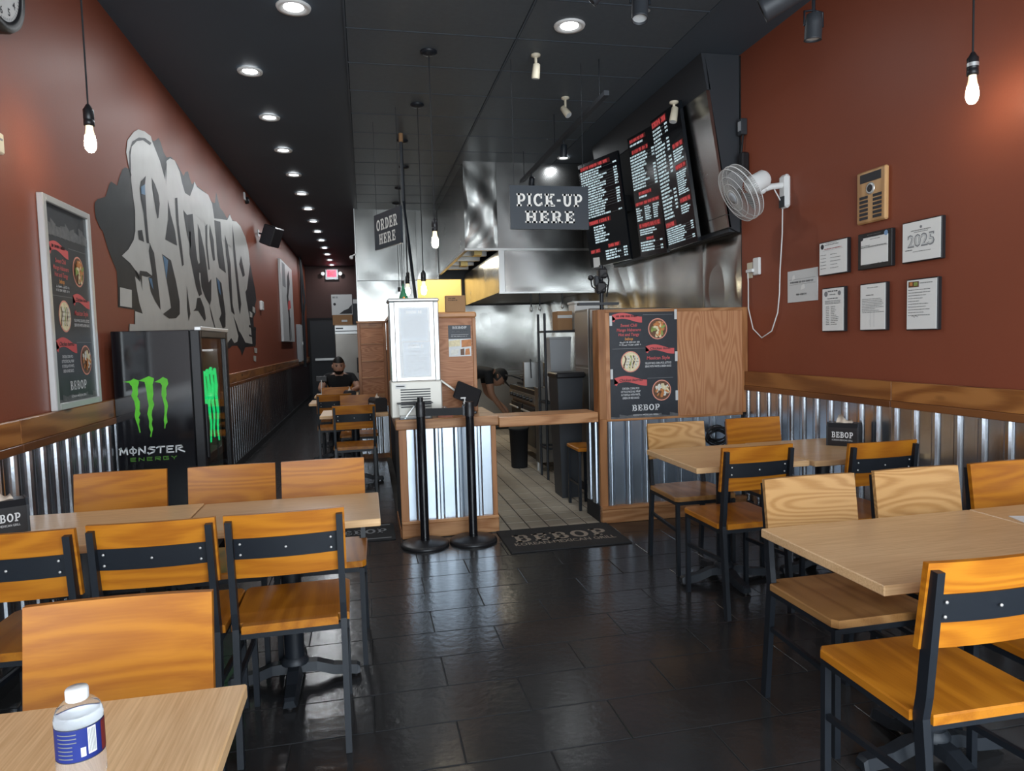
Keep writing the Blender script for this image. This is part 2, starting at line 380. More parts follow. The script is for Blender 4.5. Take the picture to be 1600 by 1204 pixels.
def wavy(name, axis, pos, u, v, out, mt, parent=None, amp=.004, seed=1, th=.006, nu=28, nv=28, origin=(0, 0, 0), wl=.55):
    """thin sheet-metal panel with gentle buckles; axis 0: plane x=pos spanning y,z; axis 1: plane y=pos spanning x,z; out: direction the face looks"""
    rn = random.Random(seed); W = [(rn.uniform(.6, 1.6)*2*math.pi/wl*rn.choice((-1, 1)), rn.uniform(.25, .9)*2*math.pi/wl, rn.uniform(0, 6.28), rn.uniform(.4, 1)) for _ in range(5)]
    m = MB(); vs = []
    for j in range(nv+1):
        for i in range(nu+1):
            a = u[0]+(u[1]-u[0])*i/nu; b = v[0]+(v[1]-v[0])*j/nv
            fade = min(1, min(i, nu-i)/3, min(j, nv-j)/3)
            d = sum(k*math.sin(p*(a+.25*math.sin(b*2.1+s_))+q*b+s_) for p, q, s_, k in W)/3*amp*fade
            t = pos+out*(th+d); P = (t, a, b) if axis == 0 else (a, t, b); vs.append(tuple(P[k]-origin[k] for k in range(3)))
    R = nu+1; fs = [(j*R+i, j*R+i+1, (j+1)*R+i+1, (j+1)*R+i) for j in range(nv) for i in range(nu)]
    flip = (axis == 0 and out < 0) or (axis == 1 and out > 0)
    m._add(vs, [f[::-1] for f in fs] if flip else fs, 0, True)
    lo, hi = (pos, pos+out*th*.3)
    A, B_ = ((lo, u[0], v[0]), (hi, u[1], v[1])) if axis == 0 else ((u[0], lo, v[0]), (u[1], hi, v[1]))
    m.box(tuple(A[k]-origin[k] for k in range(3)), tuple(B_[k]-origin[k] for k in range(3)))
    return m.build(name, mt, parent)
def text_mesh(body, bold=0, shear=0):
    key = (body, bold, shear)
    if key in _tm: return _tm[key]
    c = bpy.data.curves.new('t', 'FONT'); c.body = body; c.size = 1; c.offset = bold; c.shear = shear; c.resolution_u = 2
    o = bpy.data.objects.new('t', c); COL.objects.link(o); dg = bpy.context.evaluated_depsgraph_get(); dg.update()
    me = bpy.data.meshes.new_from_object(o.evaluated_get(dg))
    r = ([tuple(v.co) for v in me.vertices], [tuple(p.vertices) for p in me.polygons])
    bpy.data.objects.remove(o); bpy.data.curves.remove(c); bpy.data.meshes.remove(me); _tm[key] = r
    return r
# slab-serif capitals built from strokes
def _R(x0, y0, x1, y1): return [(x0, y0), (x1, y0), (x1, y1), (x0, y1)]
def _A(cx, cy, rx, ry, tx, ty, a0, a1, n=10):
    q = []
    for i in range(n):
        p = [math.radians(a0+(a1-a0)*(i+k)/n) for k in (0, 1)]
        q.append([(cx+rx*math.cos(p[0]), cy+ry*math.sin(p[0])), (cx+rx*math.cos(p[1]), cy+ry*math.sin(p[1])), (cx+(rx-tx)*math.cos(p[1]), cy+(ry-ty)*math.sin(p[1])), (cx+(rx-tx)*math.cos(p[0]), cy+(ry-ty)*math.sin(p[0]))])
    return q
_st = [_R(.1, 0, .33, 1)]
SLAB = {
 'B': _st+[_R(0, 0, .5, .15), _R(0, .85, .5, 1), _R(.3, .44, .5, .57)]+_A(.47, .72, .30, .28, .2, .14, -90, 90)+_A(.48, .29, .36, .29, .22, .14, -90, 90),
 'E': _st+[_R(0, 0, .80, .15), _R(0, .85, .76, 1), _R(.63, .66, .76, 1), _R(.3, .43, .58, .57), _R(.49, .34, .6, .66), _R(.67, 0, .80, .36)],
 'O': _A(.46, .5, .46, .5, .23, .16, 0, 360, 20),
 'P': _st+[_R(0, 0, .46, .15), _R(0, .85, .5, 1), _R(.3, .36, .5, .50)]+_A(.47, .68, .35, .32, .21, .15, -90, 90),
 'R': _st+[_R(0, 0, .44, .15), _R(0, .85, .5, 1), _R(.3, .40, .5, .53)]+_A(.47, .70, .33, .30, .2, .14, -90, 90)+[[(.42, .46), (.66, .46), (.84, .0), (.60, .0)], _R(.62, 0, .94, .15)],
 'D': _st+[_R(0, 0, .4, .15), _R(0, .85, .4, 1)]+_A(.38, .5, .48, .5, .23, .15, -90, 90),
 'H': _st+[_R(0, 0, .42, .15), _R(0, .85, .42, 1), _R(.3, .43, .7, .57), _R(.62, 0, .85, 1), _R(.53, 0, .95, .15), _R(.53, .85, .95, 1)],
 'I': _st+[_R(0, 0, .43, .15), _R(0, .85, .43, 1)],
 'C': _A(.46, .5, .46, .5, .23, .16, 42, 318, 16)+[_R(.68, .62, .82, 1), _R(.70, .1, .84, .34)],
 'K': _st+[_R(0, 0, .43, .15), _R(0, .85, .43, 1), [(.3, .38), (.42, .30), (.84, .92), (.60, .92)], [(.42, .58), (.56, .66), (.88, .08), (.62, .08)], _R(.56, 0, .98, .15), _R(.54, .85, .94, 1)],
 'U': [_R(.1, .35, .33, 1), _R(.62, .35, .82, 1), _R(0, .85, .43, 1), _R(.52, .85, .92, 1)]+_A(.46, .37, .36, .37, .22, .16, 180, 360, 10),
 '-': [_R(.02, .40, .38, .56)],
}
SLAB_W = dict(B=.84, E=.80, O=.92, P=.82, R=.94, D=.86, H=.95, I=.43, C=.90, K=.98, U=.92)
SLAB_W['-'] = .40
# ================================================================== THE SETTING
wl = struct(bx('wall_left', (XL-.15, YF, 0), (XL, YB, ZC), 'red_paint'))
wr = struct(bx('wall_right', (XR, YF, 0), (XR+.15, YK+2.4, ZC), 'red_paint'))
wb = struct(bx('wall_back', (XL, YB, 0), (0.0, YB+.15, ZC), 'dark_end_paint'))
fl = struct(bx('floor', (XL-.15, YF-.15, -.12), (XR+.15, YB+.15, -.005), 'grout_dark'))
ce = struct(bx('ceiling', (XL-.15, YF-.15, ZC), (XR+.15, YB+.15, ZC+.12), 'ceiling_paint'))
m = MB(); m.box((XL, YF-.1, 0), (XR, YF, .36)); m.box((XL, YF-.1, 2.88), (XR, YF, ZC))
for a, b in ((XL, -1.51), (-.13, .01), (1.39, 1.53), (2.91, XR)): m.box((a, YF-.1, .36), (b, YF, 2.88))
struct(m.build('wall_front', 'charcoal'))
for i, x in enumerate((-.82, .70, 2.22)):
    wnd = struct(bx('window_%d' % (i+1), (x-.68, YF-.075, .37), (x+.68, YF-.065, 2.87), 'glass_clear'))
# partition wall of the corridor beyond the kitchen
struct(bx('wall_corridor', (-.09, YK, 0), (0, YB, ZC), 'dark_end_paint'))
struct(bx('wall_kitchen_end', (0, YK+1.95, 0), (XR, YK+2.05, ZC), 'yellow_wall'))
# ---- dining floor tiles: half bond, 0.588 x 0.2685
TW, TD, GAP = .588, .2685, .0035
tile = MB().box((0, 0, -.012), (TW-GAP, TD-GAP, 0), 0, .002).build('floor_tile', 'floor_tile', fl)
tme = tile.data; bpy.data.objects.remove(tile)
half = MB().box((0, 0, -.012), (TW/2-GAP, TD-GAP, 0), 0, .002); 
first = []
def in_kitchen(x, y): return y > 4.9 and x > .20
cnt = 0
for k in range(-7, 36):
    y = 2.202+k*TD; x0 = .276 if k % 2 == 0 else .566
    if y > 11.4: break
    for n in range(-4, 6):
        x = x0+n*TW; a = max(x, XL+.002); b = min(x+TW, XR-.002)
        if y+TD > 4.93: b = min(b, .205)
        if b-a < .03: continue
        if b-a > TW-.001: share(tme, 'floor_tile', fl, (x, y, 0))
        else: MB().box((a, y, -.012), (b-GAP, y+TD-GAP, 0), 0, .002).build('floor_tile', 'floor_tile', fl)
        cnt += 1
far = MB()   # the far end of the corridor, too small to tell apart: joined
for k in range(35, 65):
    y = 2.202+k*TD; x0 = .276 if k % 2 == 0 else .566
    if y <= 11.4 or y > YB-TD: continue
    for n in range(-4, 1):
        a = max(x0+n*TW, XL+.002); b = min(x0+n*TW+TW, -.09)
        if b-a > .03: far.box((a, y, -.012), (b-GAP, y+TD-GAP, 0))
ff = far.build('far_floor_tiles', 'floor_tile', fl); ff['kind'] = 'stuff'
# ---- kitchen floor: quarry tiles
QW, QD = .148, .196
kb = bx('kitchen_grout', (.205, 4.925, -.006), (XR, YK+1.95, -.004), 'grout_kitchen', fl)
q = MB().box((0, 0, -.012), (QW-.009, QD-.013, -.0005), 0, .002).build('quarry_tile', 'quarry_tile', fl); qme = q.data; bpy.data.objects.remove(q)
nq = 0; rest = MB()
for j in range(40):
    for i in range(14):
        x = .86+i*QW; y = 4.93+j*QD
        if x+QW > XR-.01 or y+QD > YK+1.9: continue
        if i < 9 and j < 24: share(qme, 'quarry_tile', fl, (x, y, 0)); nq += 1
        else: rest.box((x, y, -.012), (x+QW-.008, y+QD-.008, -.0005))
rr = rest.build('far_quarry_tiles', 'quarry_tile', fl); rr['kind'] = 'stuff'
# ---- ceiling tiles on their grid
ct = MB().box((0, 0, -.010), (1.195-.016, .589-.016, .012), 0, .004).build('ceiling_tile', 'ceiling_tile', ce); cme = ct.data; bpy.data.objects.remove(ct)
for k in range(-6, 11):
    for x in (-.05, 1.145): share(cme, 'ceiling_tile', ce, (x+.008, 4.95+k*.589+.008, ZC))
m = MB()
for x in (-.05, 1.145, 2.34): m.box((x-.006, 1.416, ZC-.013), (x+.006, 11.42, ZC))
for k in range(-6, 12): m.box((-.05, 4.95+k*.589-.006, ZC-.012), (2.34, 4.95+k*.589+.006, ZC))
m.build('ceiling_grid', 'ceiling_paint', ce)
# ---- corrugated wainscot
PER = .1413
def corr_profile(length, off=0):
    pts = []; n = int(math.ceil(length/PER))
    for k in range(n):
        s0 = k*PER
        for t, d in ((0, 0), (.068, 0), (.0725, .011), (.082, .0195), (.098, .020), (.102, .0185), (.106, .020), (.122, .0195), (.1315, .011), (.136, 0)):
            if s0+t <= length: pts.append((s0+t, d))
    pts.append((length, 0)); return pts
def corr_mesh(length, z0, z1):
    m = MB(); pr = corr_profile(length); vs = []; nz = 1
    for z in (z0, z1): vs += [(t, d, z) for t, d in pr]
    n = len(pr); m._add(vs, [(i, i+1, n+i+1, n+i) for i in range(n-1)])
    vs = [(t, d-.0008, z) for z in (z0, z1) for t, d in pr]; m._add(vs, [(n+i, n+i+1, i+1, i) for i in range(n-1)])
    return m
def corr_run(parent, p0, direction, length, z0, z1, normal_flip, matn='corrugated_zinc', sheet=6*PER):
    """sheets side by side; local x along the run, local y out of the wall"""
    full = None; t = 0
    ang = math.atan2(direction[1], direction[0])
    while t < length-1e-3:
        l = min(sheet, length-t)
        if l > sheet-1e-3:
            if full is None:
                o = corr_mesh(l, z0, z1).build('corrugated_sheet', matn, parent); full = o.data
            else:
                o = share(full, 'corrugated_sheet', parent, (0, 0, 0))
        else: o = corr_mesh(l, z0, z1).build('corrugated_sheet', matn, parent)
        o.location = (p0[0]+direction[0]*t, p0[1]+direction[1]*t, 0)
        o.rotation_euler = (0, 0, ang)
        t += l
# left wall: seen from the room the run goes away from the camera; local +y must point to +x -> run along -y
corr_run(wl, (XL+.003, YB, 0), (0, -1), YB-YF, .08, 1.0, False)
corr_run(wr, (XR-.003, YF, 0), (0, 1), 4.93-YF, .08, 1.0, False)
# rails (each made of lengths of pine) and their lower lip
def rail(name, x, s, y0, y1, joint):
    o = struct(bx(name, (x, y0, 1.0), (x+s*.028, y1, 1.112), 'pine_rail', bev=.004))
    for i, (a, b) in enumerate(joint):
        bx('rail_board', (x+s*.028, a, 1.004), (x+s*.034, b-.003, 1.110), 'pine_rail', o, .002)
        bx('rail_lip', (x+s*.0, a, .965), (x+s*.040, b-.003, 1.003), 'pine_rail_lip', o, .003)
    return o
rail('trim_1', XL, 1, YF, YB, [(-1.4, 1.0), (1.0, 3.4), (3.4, 5.8), (5.8, 8.6), (8.6, 12.2), (12.2, 15.8), (15.8, YB)])
rail('trim_2', XR, -1, YF, 4.90, [(-1.4, 1.2), (1.2, 3.36), (3.36, 4.90)])
struct(bx('baseboard_left', (XL, YF, 0), (XL+.026, YB, .085), 'matte_black'))
struct(bx('baseboard_right', (XR-.026, YF, 0), (XR, 4.88, .085), 'matte_black'))
# ---- steel cladding of the kitchen end of the right wall
for i, (a, b) in enumerate(((4.985, 5.62), (5.62, 6.84), (6.84, 8.06), (8.06, 9.28), (9.28, YK))):
    wavy('steel_sheet', 0, XR-.001, (a+.002, b-.002), (.02, ZC-.01), -1, 'steel_wavy', wr, .013, 11+i, wl=.75)
# steel-clad back wall of the kitchen with its opening to the rear room
kw = struct(bx('wall_kitchen', (-.09, YK-.004, 2.44), (XR, YK+.10, ZC), 'charcoal'))
bx('wall_kitchen_side', (-.09, YK-.004, 0), (.87, YK+.10, 2.44), 'charcoal', kw)
bx('wall_kitchen_splash', (1.60, YK-.004, 0), (XR, YK+.10, 2.44), 'charcoal', kw)
for a, b, z0, z1 in ((-.088, .87, 1.30, 2.42), (-.088, .87, 2.425, ZC), (.874, 1.22, 2.44, ZC), (1.61, XR, .6, 2.0)):
    wavy('steel_sheet', 1, YK-.005, (a, b), (z0, z1-.003), -1, 'steel_wavy', kw, .006, int(a*10+z0*7), wl=.9)
struct(bx('trim_3', (-.10, YK-.02, 1.2), (-.088, YK+.1, ZC), 'steel_brushed'))
# ================================================================== FITTED FURNITURE
# ---- exhaust hood
hd = thing('exhaust_hood', 'big stainless steel exhaust hood hanging from the ceiling over the kitchen line', 'hood', (2.07, 9.85, 1.99))
hm = MB()
def H(name, a, b, mt, parent=hd, bev=0):
    o = MB().box(a, b, 0, bev).build(name, mt, parent); o.location = (-2.07, -9.85, -1.99); return o
wavy('canopy_front', 1, 8.315, (1.22, 1.62), (2.524, ZC-.004), -1, 'steel_wavy', hd, .015, 4, .012, origin=(2.07, 9.85, 1.99), wl=.45)
wavy('canopy_front', 1, 8.315, (1.624, 2.70), (2.524, ZC-.004), -1, 'steel_panel', hd, .005, 5, .008, origin=(2.07, 9.85, 1.99), wl=.8)
H('canopy_front', (2.704, 8.30, 2.52), (XR-.012, 8.315, ZC-.002), 'steel_panel')
for a, b in ((8.32, 9.3), (9.304, 10.35), (10.354, YK-.02)): wavy('canopy_side', 0, 1.235, (a, b), (2.524, ZC-.004), -1, 'steel_panel', hd, .004, int(a*7), .008, origin=(2.07, 9.85, 1.99), wl=.9)
H('canopy_lip', (1.215, 8.292, 2.495), (XR-.012, 8.33, 2.522), 'steel_brushed'); H('canopy_lip', (1.215, 8.33, 2.495), (1.255, YK-.02, 2.522), 'steel_brushed')
H('canopy_underside', (1.255, 8.33, 2.60), (1.66, YK-.02, 2.62), 'steel_dull')
for k in range(5): H('filter_bar', (1.30, 8.55+k*.55, 2.53), (1.62, 8.62+k*.55, 2.60), 'steel_brushed')
H('lamp_cage', (1.40, 8.75, 2.50), (1.50, 8.95, 2.60), 'brass'); H('lamp_cage', (1.40, 10.0, 2.50), (1.50, 10.2, 2.60), 'brass')
wavy('lower_front', 1, 8.315, (1.70, XR-.014), (1.996, 2.494), -1, 'steel_panel', hd, .004, 8, .008, origin=(2.07, 9.85, 1.99), wl=.8); H('lower_front', (1.625, 8.30, 1.99), (1.695, 8.33, 2.495), 'steel_brushed')
wavy('lower_side', 0, 1.64, (8.335, YK-.02), (1.996, 2.494), -1, 'steel_panel', hd, .004, 9, .008, origin=(2.07, 9.85, 1.99), wl=.8)
H('lower_underside', (1.64, 8.32, 2.02), (XR-.012, YK-.02, 2.04), 'steel_dull'); H('lower_lip', (1.62, 8.295, 1.975), (XR-.012, 8.335, 1.995), 'steel_brushed')
# ---- steel soffit that carries the menu screens (its front leans out towards the ceiling)
sf = thing('menu_soffit', 'sloping stainless and black soffit on the steel wall behind the menu screens', 'soffit', (2.86, 6.2, 2.2))
LOC = (-2.86, -6.2, -2.2)
def soff(name, y0, y1, xb, zb, xt, zt, mt, th=.03):
    m = MB(); m.hexa([(xb, y0, zb), (xb+th, y0, zb), (xb+th, y1, zb), (xb, y1, zb), (xt, y0, zt), (xt+th, y0, zt), (xt+th, y1, zt), (xt, y1, zt)][:8]); o = m.build(name, mt, sf); o.location = LOC; return o
soff('steel_face', 5.00, 5.62, 2.80, 2.34, 2.64, 3.28, 'steel_panel'); soff('steel_face', 5.00, 5.62, 2.817, 2.24, 2.80, 2.335, 'steel_panel')
soff('black_face', 5.00, 7.6, 2.65, 3.285, 2.60, ZC-.003, 'charcoal'); soff('backing_face', 5.625, 7.6, 2.83, 2.24, 2.655, 3.28, 'matte_black')
m = MB(); m.prism([(2.83, 2.24), (2.92, 2.20), (2.92, ZC-.003), (2.63, ZC-.003), (2.67, 3.28)], 1, 5.0, 5.03); o = m.build('end_cap', 'charcoal', sf); o.location = LOC
m = MB(); m.box((2.84, 5.03, 2.21), (2.92, 7.6, 2.24)); o = m.build('soffit_floor', 'charcoal', sf); o.location = LOC
# ---- corridor half walls: oak panels over corrugated sheet
nk = thing('nook_divider', 'oak panelled half wall with corrugated sheet at the end of the corridor nook', 'half wall', (.08, 8.62, 0))
def NK(name, a, b, mt, bev=0): o = MB().box(a, b, 0, bev).build(name, mt, nk); o.location = (-.08, -8.62, 0); return o
NK('core', (-.085, 8.605, 0), (.245, 8.66, 1.66), 'oak_stile'); NK('core', (-.085, 8.66, 0), (-.03, YK-.02, 1.66), 'oak_stile')
NK('stile', (-.09, 8.585, .68), (-.055, 8.605, 1.66), 'oak_stile', .003); NK('stile', (.215, 8.585, .68), (.25, 8.605, 1.66), 'oak_stile', .003)
for i in range(4):
    z = .80+i*.205; NK('panel', (-.055, 8.598, z), (.215, 8.605, z+.185), 'oak_plywood_cross'); NK('panel_rail', (-.055, 8.588, z+.185), (.215, 8.605, z+.205), 'oak_counter', .003)
NK('panel_rail', (-.055, 8.588, .68), (.215, 8.605, .80), 'oak_counter', .003); NK('cap', (-.10, 8.57, 1.66), (.26, 8.68, 1.685), 'oak_counter', .004); NK('cap', (-.10, 8.685, 1.66), (-.01, YK-.02, 1.685), 'oak_counter', .004)
NK('ledge', (-.10, 8.555, .645), (.25, 8.60, .68), 'oak_counter', .004)
corr_run(nk, (.245-.08, 8.603-8.62, 0), (-1, 0), .33, .06, .645, False)
hw = thing('oak_half_wall', 'tall oak half wall running back beside the corridor from the order counter', 'half wall', (.29, 7.1, 0))
def HW(name, a, b, mt, bev=0): o = MB().box(a, b, 0, bev).build(name, mt, hw); o.location = (-.29, -7.1, 0); return o
HW('core', (.262, 5.62, .70), (.33, 8.55, 1.655), 'oak_plywood_cross'); HW('post', (.25, 5.60, 0), (.335, 5.66, 1.66), 'oak_stile', .004); HW('post', (.255, 8.50, 0), (.335, 8.56, 1.66), 'oak_stile', .004)
HW('cap', (.245, 5.60, 1.66), (.345, 8.565, 1.70), 'oak_counter', .004); HW('base_panel', (.262, 5.66, 0), (.32, 8.50, .70), 'matte_black')
# ---- order counter
oc = thing('order_counter', 'oak order counter faced with corrugated metal behind the belt stanchions', 'counter', (.565, 5.26, 0))
def OC(name, a, b, mt, bev=0): o = MB().box(a, b, 0, bev).build(name, mt, oc); o.location = (-.565, -5.26, 0); return o
OC('carcass', (.222, 4.95, .0), (.905, 5.58, .785), 'matte_black')
OC('worktop', (.185, 4.895, .79), (.925, 5.595, .862), 'oak_counter', .006)
OC('side_panel', (.205, 4.965, 0), (.222, 5.58, .785), 'charcoal'); OC('side_trim', (.197, 4.97, 0), (.205, 5.58, .05), 'oak_stile')
for a, b in ((.205, .262), (.872, .908)): OC('corner_post', (a, 4.925, .125), (b, 4.965, .788), 'oak_stile', .003)
OC('base_board', (.205, 4.918, 0), (.912, 4.95, .105), 'oak_counter', .004); OC('base_cap', (.205, 4.912, .105), (.912, 4.95, .128), 'oak_counter', .004)
o = corr_mesh(.61, .128, .788).build('corrugated_sheet', 'plain_zinc', oc); o.rotation_euler = (0, 0, math.pi); o.location = (.872-.565, 4.948-5.26, 0)
# plywood screen standing on the counter
ps = thing('plywood_screen', 'reddish oak plywood screen with a rounded cap standing on the order counter', 'screen', (.685, 5.33, .862))
def PS(name, a, b, mt, bev=0): o = MB().box(a, b, 0, bev).build(name, mt, ps); o.location = (-.685, -5.33, -.862); return o
PS('panel', (.345, 5.31, .862), (.815, 5.335, 1.585), 'oak_plywood_cross'); PS('edge_post', (.815, 5.30, .862), (.842, 5.345, 1.585), 'oak_stile', .003); PS('cap', (.340, 5.285, 1.585), (.848, 5.375, 1.632), 'oak_counter', .012)
# flip-up bar between counter and partition
gb = thing('flip_up_bar', 'flip-up oak counter bar closing the gap between order counter and partition', 'counter flap', (1.31, 5.05, .77))
o = MB().box((-.378, -.13, 0), (.385, .15, .075), 0, .005).build('board', 'oak_counter', gb); o = MB().box((-.374, .0, -.012), (-.34, .12, 0)).build('hinge', 'black_metal', gb); o = MB().box((.35, .0, -.012), (.384, .12, 0)).build('hinge', 'black_metal', gb)
# ---- partition with the big poster
pt = thing('oak_partition', 'oak and corrugated metal partition wall joining the red wall to the pick-up gap', 'partition', (2.3, 4.97, 0))
def PT(name, a, b, mt, bev=0): o = MB().box(a, b, 0, bev).build(name, mt, pt); o.location = (-2.3, -4.97, 0); return o
PT('core', (1.735, 4.935, 0), (2.925, 5.03, 1.60), 'matte_black')
PT('plywood_panel', (1.755, 4.915, .785), (2.885, 4.935, 1.59), 'oak_plywood')
PT('stile', (1.70, 4.905, .79), (1.757, 5.04, 1.612), 'oak_stile', .003); PT('stile', (2.885, 4.905, .79), (2.928, 5.03, 1.612), 'oak_stile', .003)
PT('top_rail', (1.757, 4.908, 1.588), (2.885, 5.04, 1.612), 'oak_counter', .003); PT('middle_rail', (1.757, 4.908, .77), (2.885, 4.935, .79), 'oak_counter', .003)
PT('corner_post', (1.70, 4.905, .125), (1.757, 4.945, .79), 'oak_stile', .003)
PT('base_board', (1.70, 4.885, 0), (2.90, 4.935, .105), 'oak_counter', .004); PT('base_cap', (1.70, 4.88, .105), (2.90, 4.935, .128), 'oak_counter', .004)
PT('return_panel', (1.712, 4.945, 0), (1.735, 5.24, .785), 'matte_black'); PT('return_base', (1.695, 4.935, 0), (1.712, 5.24, .128), 'matte_black')
o = corr_mesh(1.125, .128, .772).build('corrugated_sheet', 'plain_zinc', pt); o.rotation_euler = (0, 0, math.pi); o.location = (2.882-2.3, 4.934-4.97, 0)
o = corr_mesh(.29, .128, .785).build('corrugated_sheet', 'plain_zinc', pt); o.rotation_euler = (0, 0, -math.pi/2+math.pi); o.location = (1.711-2.3, 4.948-4.97, 0)
# ================================================================== CHAIRS AND TABLES
def make_chair(pale=False):
    t = thing('dining_chair', 'x', 'chair')
    ow, sw = ('oak_pale', 'oak_seat_brown') if pale else ('oak_orange', 'oak_seat')
    # seat: notched at the rear for the posts, edges eased
    out = [(-.195, .058), (-.158, .058), (-.158, .022), (.158, .022), (.158, .058), (.195, .058), (.195, .405), (.18, .425), (-.18, .425), (-.195, .405)]
    m = MB(); n = len(out)
    ins = [(x*.985, .24+(y-.24)*.985) for x, y in out]
    vs = [(x, y, .442) for x, y in out]+[(x, y, .463) for x, y in out]+[(x, y, .468) for x, y in ins]
    m._add(vs, [tuple(range(n))[::-1]]+[(i, (i+1) % n, n+(i+1) % n, n+i) for i in range(n)]+[(n+i, n+(i+1) % n, 2*n+(i+1) % n, 2*n+i) for i in range(n)])
    tri = tri_poly(ins); m._add(vs[2*n:], tri)
    m.build('seat', sw, t)
    # backrest: gently curved board in front of the posts
    m = MB(); K = 8; vs = []
    for d, zo in ((0, 0), (.017, 0)):
        for z, lean in ((.632, .018), (.852, -.012)):
            for k in range(K+1):
                u = -1+2*k/K; vs.append((u*.193, lean+d-.014*(1-u*u)+.016, z))
    R = K+1; q = []
    for k in range(K):
        q += [(R+k, R+k+1, 3*R+k+1, 3*R+k), (k, 2*R+k, 2*R+k+1, k+1)]
    q += [(0, R, 3*R, 2*R), (K, 2*R+K, 3*R+K, R+K)]
    m._add(vs, q); m._add(vs, [(k, k+1, R+k+1, R+k) for k in range(K)], 0, True); m._add(vs, [(2*R+k, 3*R+k, 3*R+k+1, 2*R+k+1) for k in range(K)], 0, True); br = m.build('backrest', ow, t)
    # steel band across the back with its rivets
    m = MB(); vs = []
    for d in (-.004, .0):
        for z, lean in ((.700, .010), (.772, .0)):
            for k in range(K+1):
                u = -1+2*k/K; vs.append((u*.165, lean+d-.014*(1-u*u)+.013, z))
    q = []
    for k in range(K):
        q += [(R+k, R+k+1, 3*R+k+1, 3*R+k), (k, 2*R+k, 2*R+k+1, k+1)]
    m._add(vs, q); m._add(vs, [(k, k+1, R+k+1, R+k) for k in range(K)], 0, True); m._add(vs, [(2*R+k, 3*R+k, 3*R+k+1, 2*R+k+1) for k in range(K)], 0, True); bd = m.build('back_band', 'black_metal', t)
    m = MB()
    for x, z, y in ((-.145, .718, .0055), (-.145, .755, .001), (.145, .718, .0055), (.145, .755, .001), (0, .737, -.0065)): m.lathe([(.0045, 0), (.004, .002), (.0015, .003)], (x, y, z), (0, -1, 0), n=8)
    rv = m.build('rivets', 'silver_frame', bd); rv['kind'] = 'stuff'
    for s in (-1, 1):
        m = MB().tube([(s*.176, -.004, 0), (s*.176, .034, .40), (s*.176, .040, .46), (s*.176, .030, .52), (s*.176, .0, .835)], 0, rect=(.0105, .016)); m.build('leg', 'black_metal', t)
        m = MB().tube([(s*.176, .405, 0), (s*.176, .405, .435)], 0, rect=(.0105, .0105)); m.build('leg', 'black_metal', t)
        m = MB().tube([(s*.176, .045, .285), (s*.176, .395, .265)], 0, rect=(.007, .009)); m.build('stretcher', 'black_metal', t)
        m = MB().box((s*.176-.0105, .05, .418), (s*.176+.0105, .395, .441)); m.build('seat_rail', 'black_metal', t)
    for y in (.048, .405): MB().box((-.165, y-.010, .418), (.165, y+.010, .441)).build('seat_rail', 'black_metal', t)
    return t
CH = make_chair(); CHP = make_chair(True); used = {id(CH): False, id(CHP): False}
def chair(x, y, label, face=1, rz=0, pale=False, group=None, z=0):
    """x, y: middle of the rear feet; face=1 looks away from the camera, -1 towards it"""
    src = CHP if pale else CH
    if not used[id(src)]: used[id(src)] = True; o = src
    else: o = copy_tree(src)
    o.location = (x, y, z); o.rotation_euler = (0, 0, (0 if face == 1 else math.pi)+math.radians(rz)); o['label'] = label
    if group: o['group'] = group
    return o
G1 = 'wood and black metal dining chairs'
chair(-.286, 2.375, 'banded-back oak chair at the aisle end of the tables by the drinks cooler', 1, 1, group=G1)
chair(-.697, 2.375, 'banded-back oak chair, middle one of three at the tables by the drinks cooler', 1, -1.5, group=G1)
chair(-1.105, 2.36, 'banded-back oak chair next to the left red wall at the cooler tables', 1, -2, group=G1)
chair(-1.115, 3.44, 'oak chair facing out right in front of the black drinks cooler', -1, 1, group=G1)
chair(-.635, 3.43, 'oak chair facing out, second along from the red wall behind the cooler tables', -1, 0, group=G1)
chair(-.222, 3.43, 'oak chair facing out at the aisle end behind the cooler tables', -1, -1, group=G1)
chair(-.555, 1.665, 'orange oak chair standing behind the table with the water bottle', -1, -1.5, group=G1)
chair(1.915, 4.08, 'pale oak chair facing out at the aisle end, beside the poster partition', -1, 0, True, G1)
chair(2.47, 4.10, 'oak chair facing out near the red wall, behind the table with the napkin dispenser', -1, 0, group=G1)
chair(1.865, 3.03, 'banded-back oak chair, aisle end of the small tables near the poster partition', 1, 1, group=G1)
chair(2.49, 2.93, 'banded-back oak chair beside the napkin dispenser near the right corrugated wall', 1, 0, group=G1)
chair(1.640, 2.335, 'pale oak chair facing out at the aisle end behind the large joined tables', -1, 0, True, G1)
chair(2.115, 2.335, 'pale swirly-grained oak chair facing out, middle of the row behind the large tables', -1, 0, True, G1)
chair(2.56, 2.335, 'darker oak chair facing out, third from the aisle behind the large joined tables', -1, 0, group=G1)
chair(1.465, 1.345, 'orange banded-back oak chair, aisle end of the large joined tables', 1, -1, group=G1)
chair(2.02, 1.375, 'oak chair pushed in on the near side of the large tables, away from the aisle', 1, 0, group=G1)
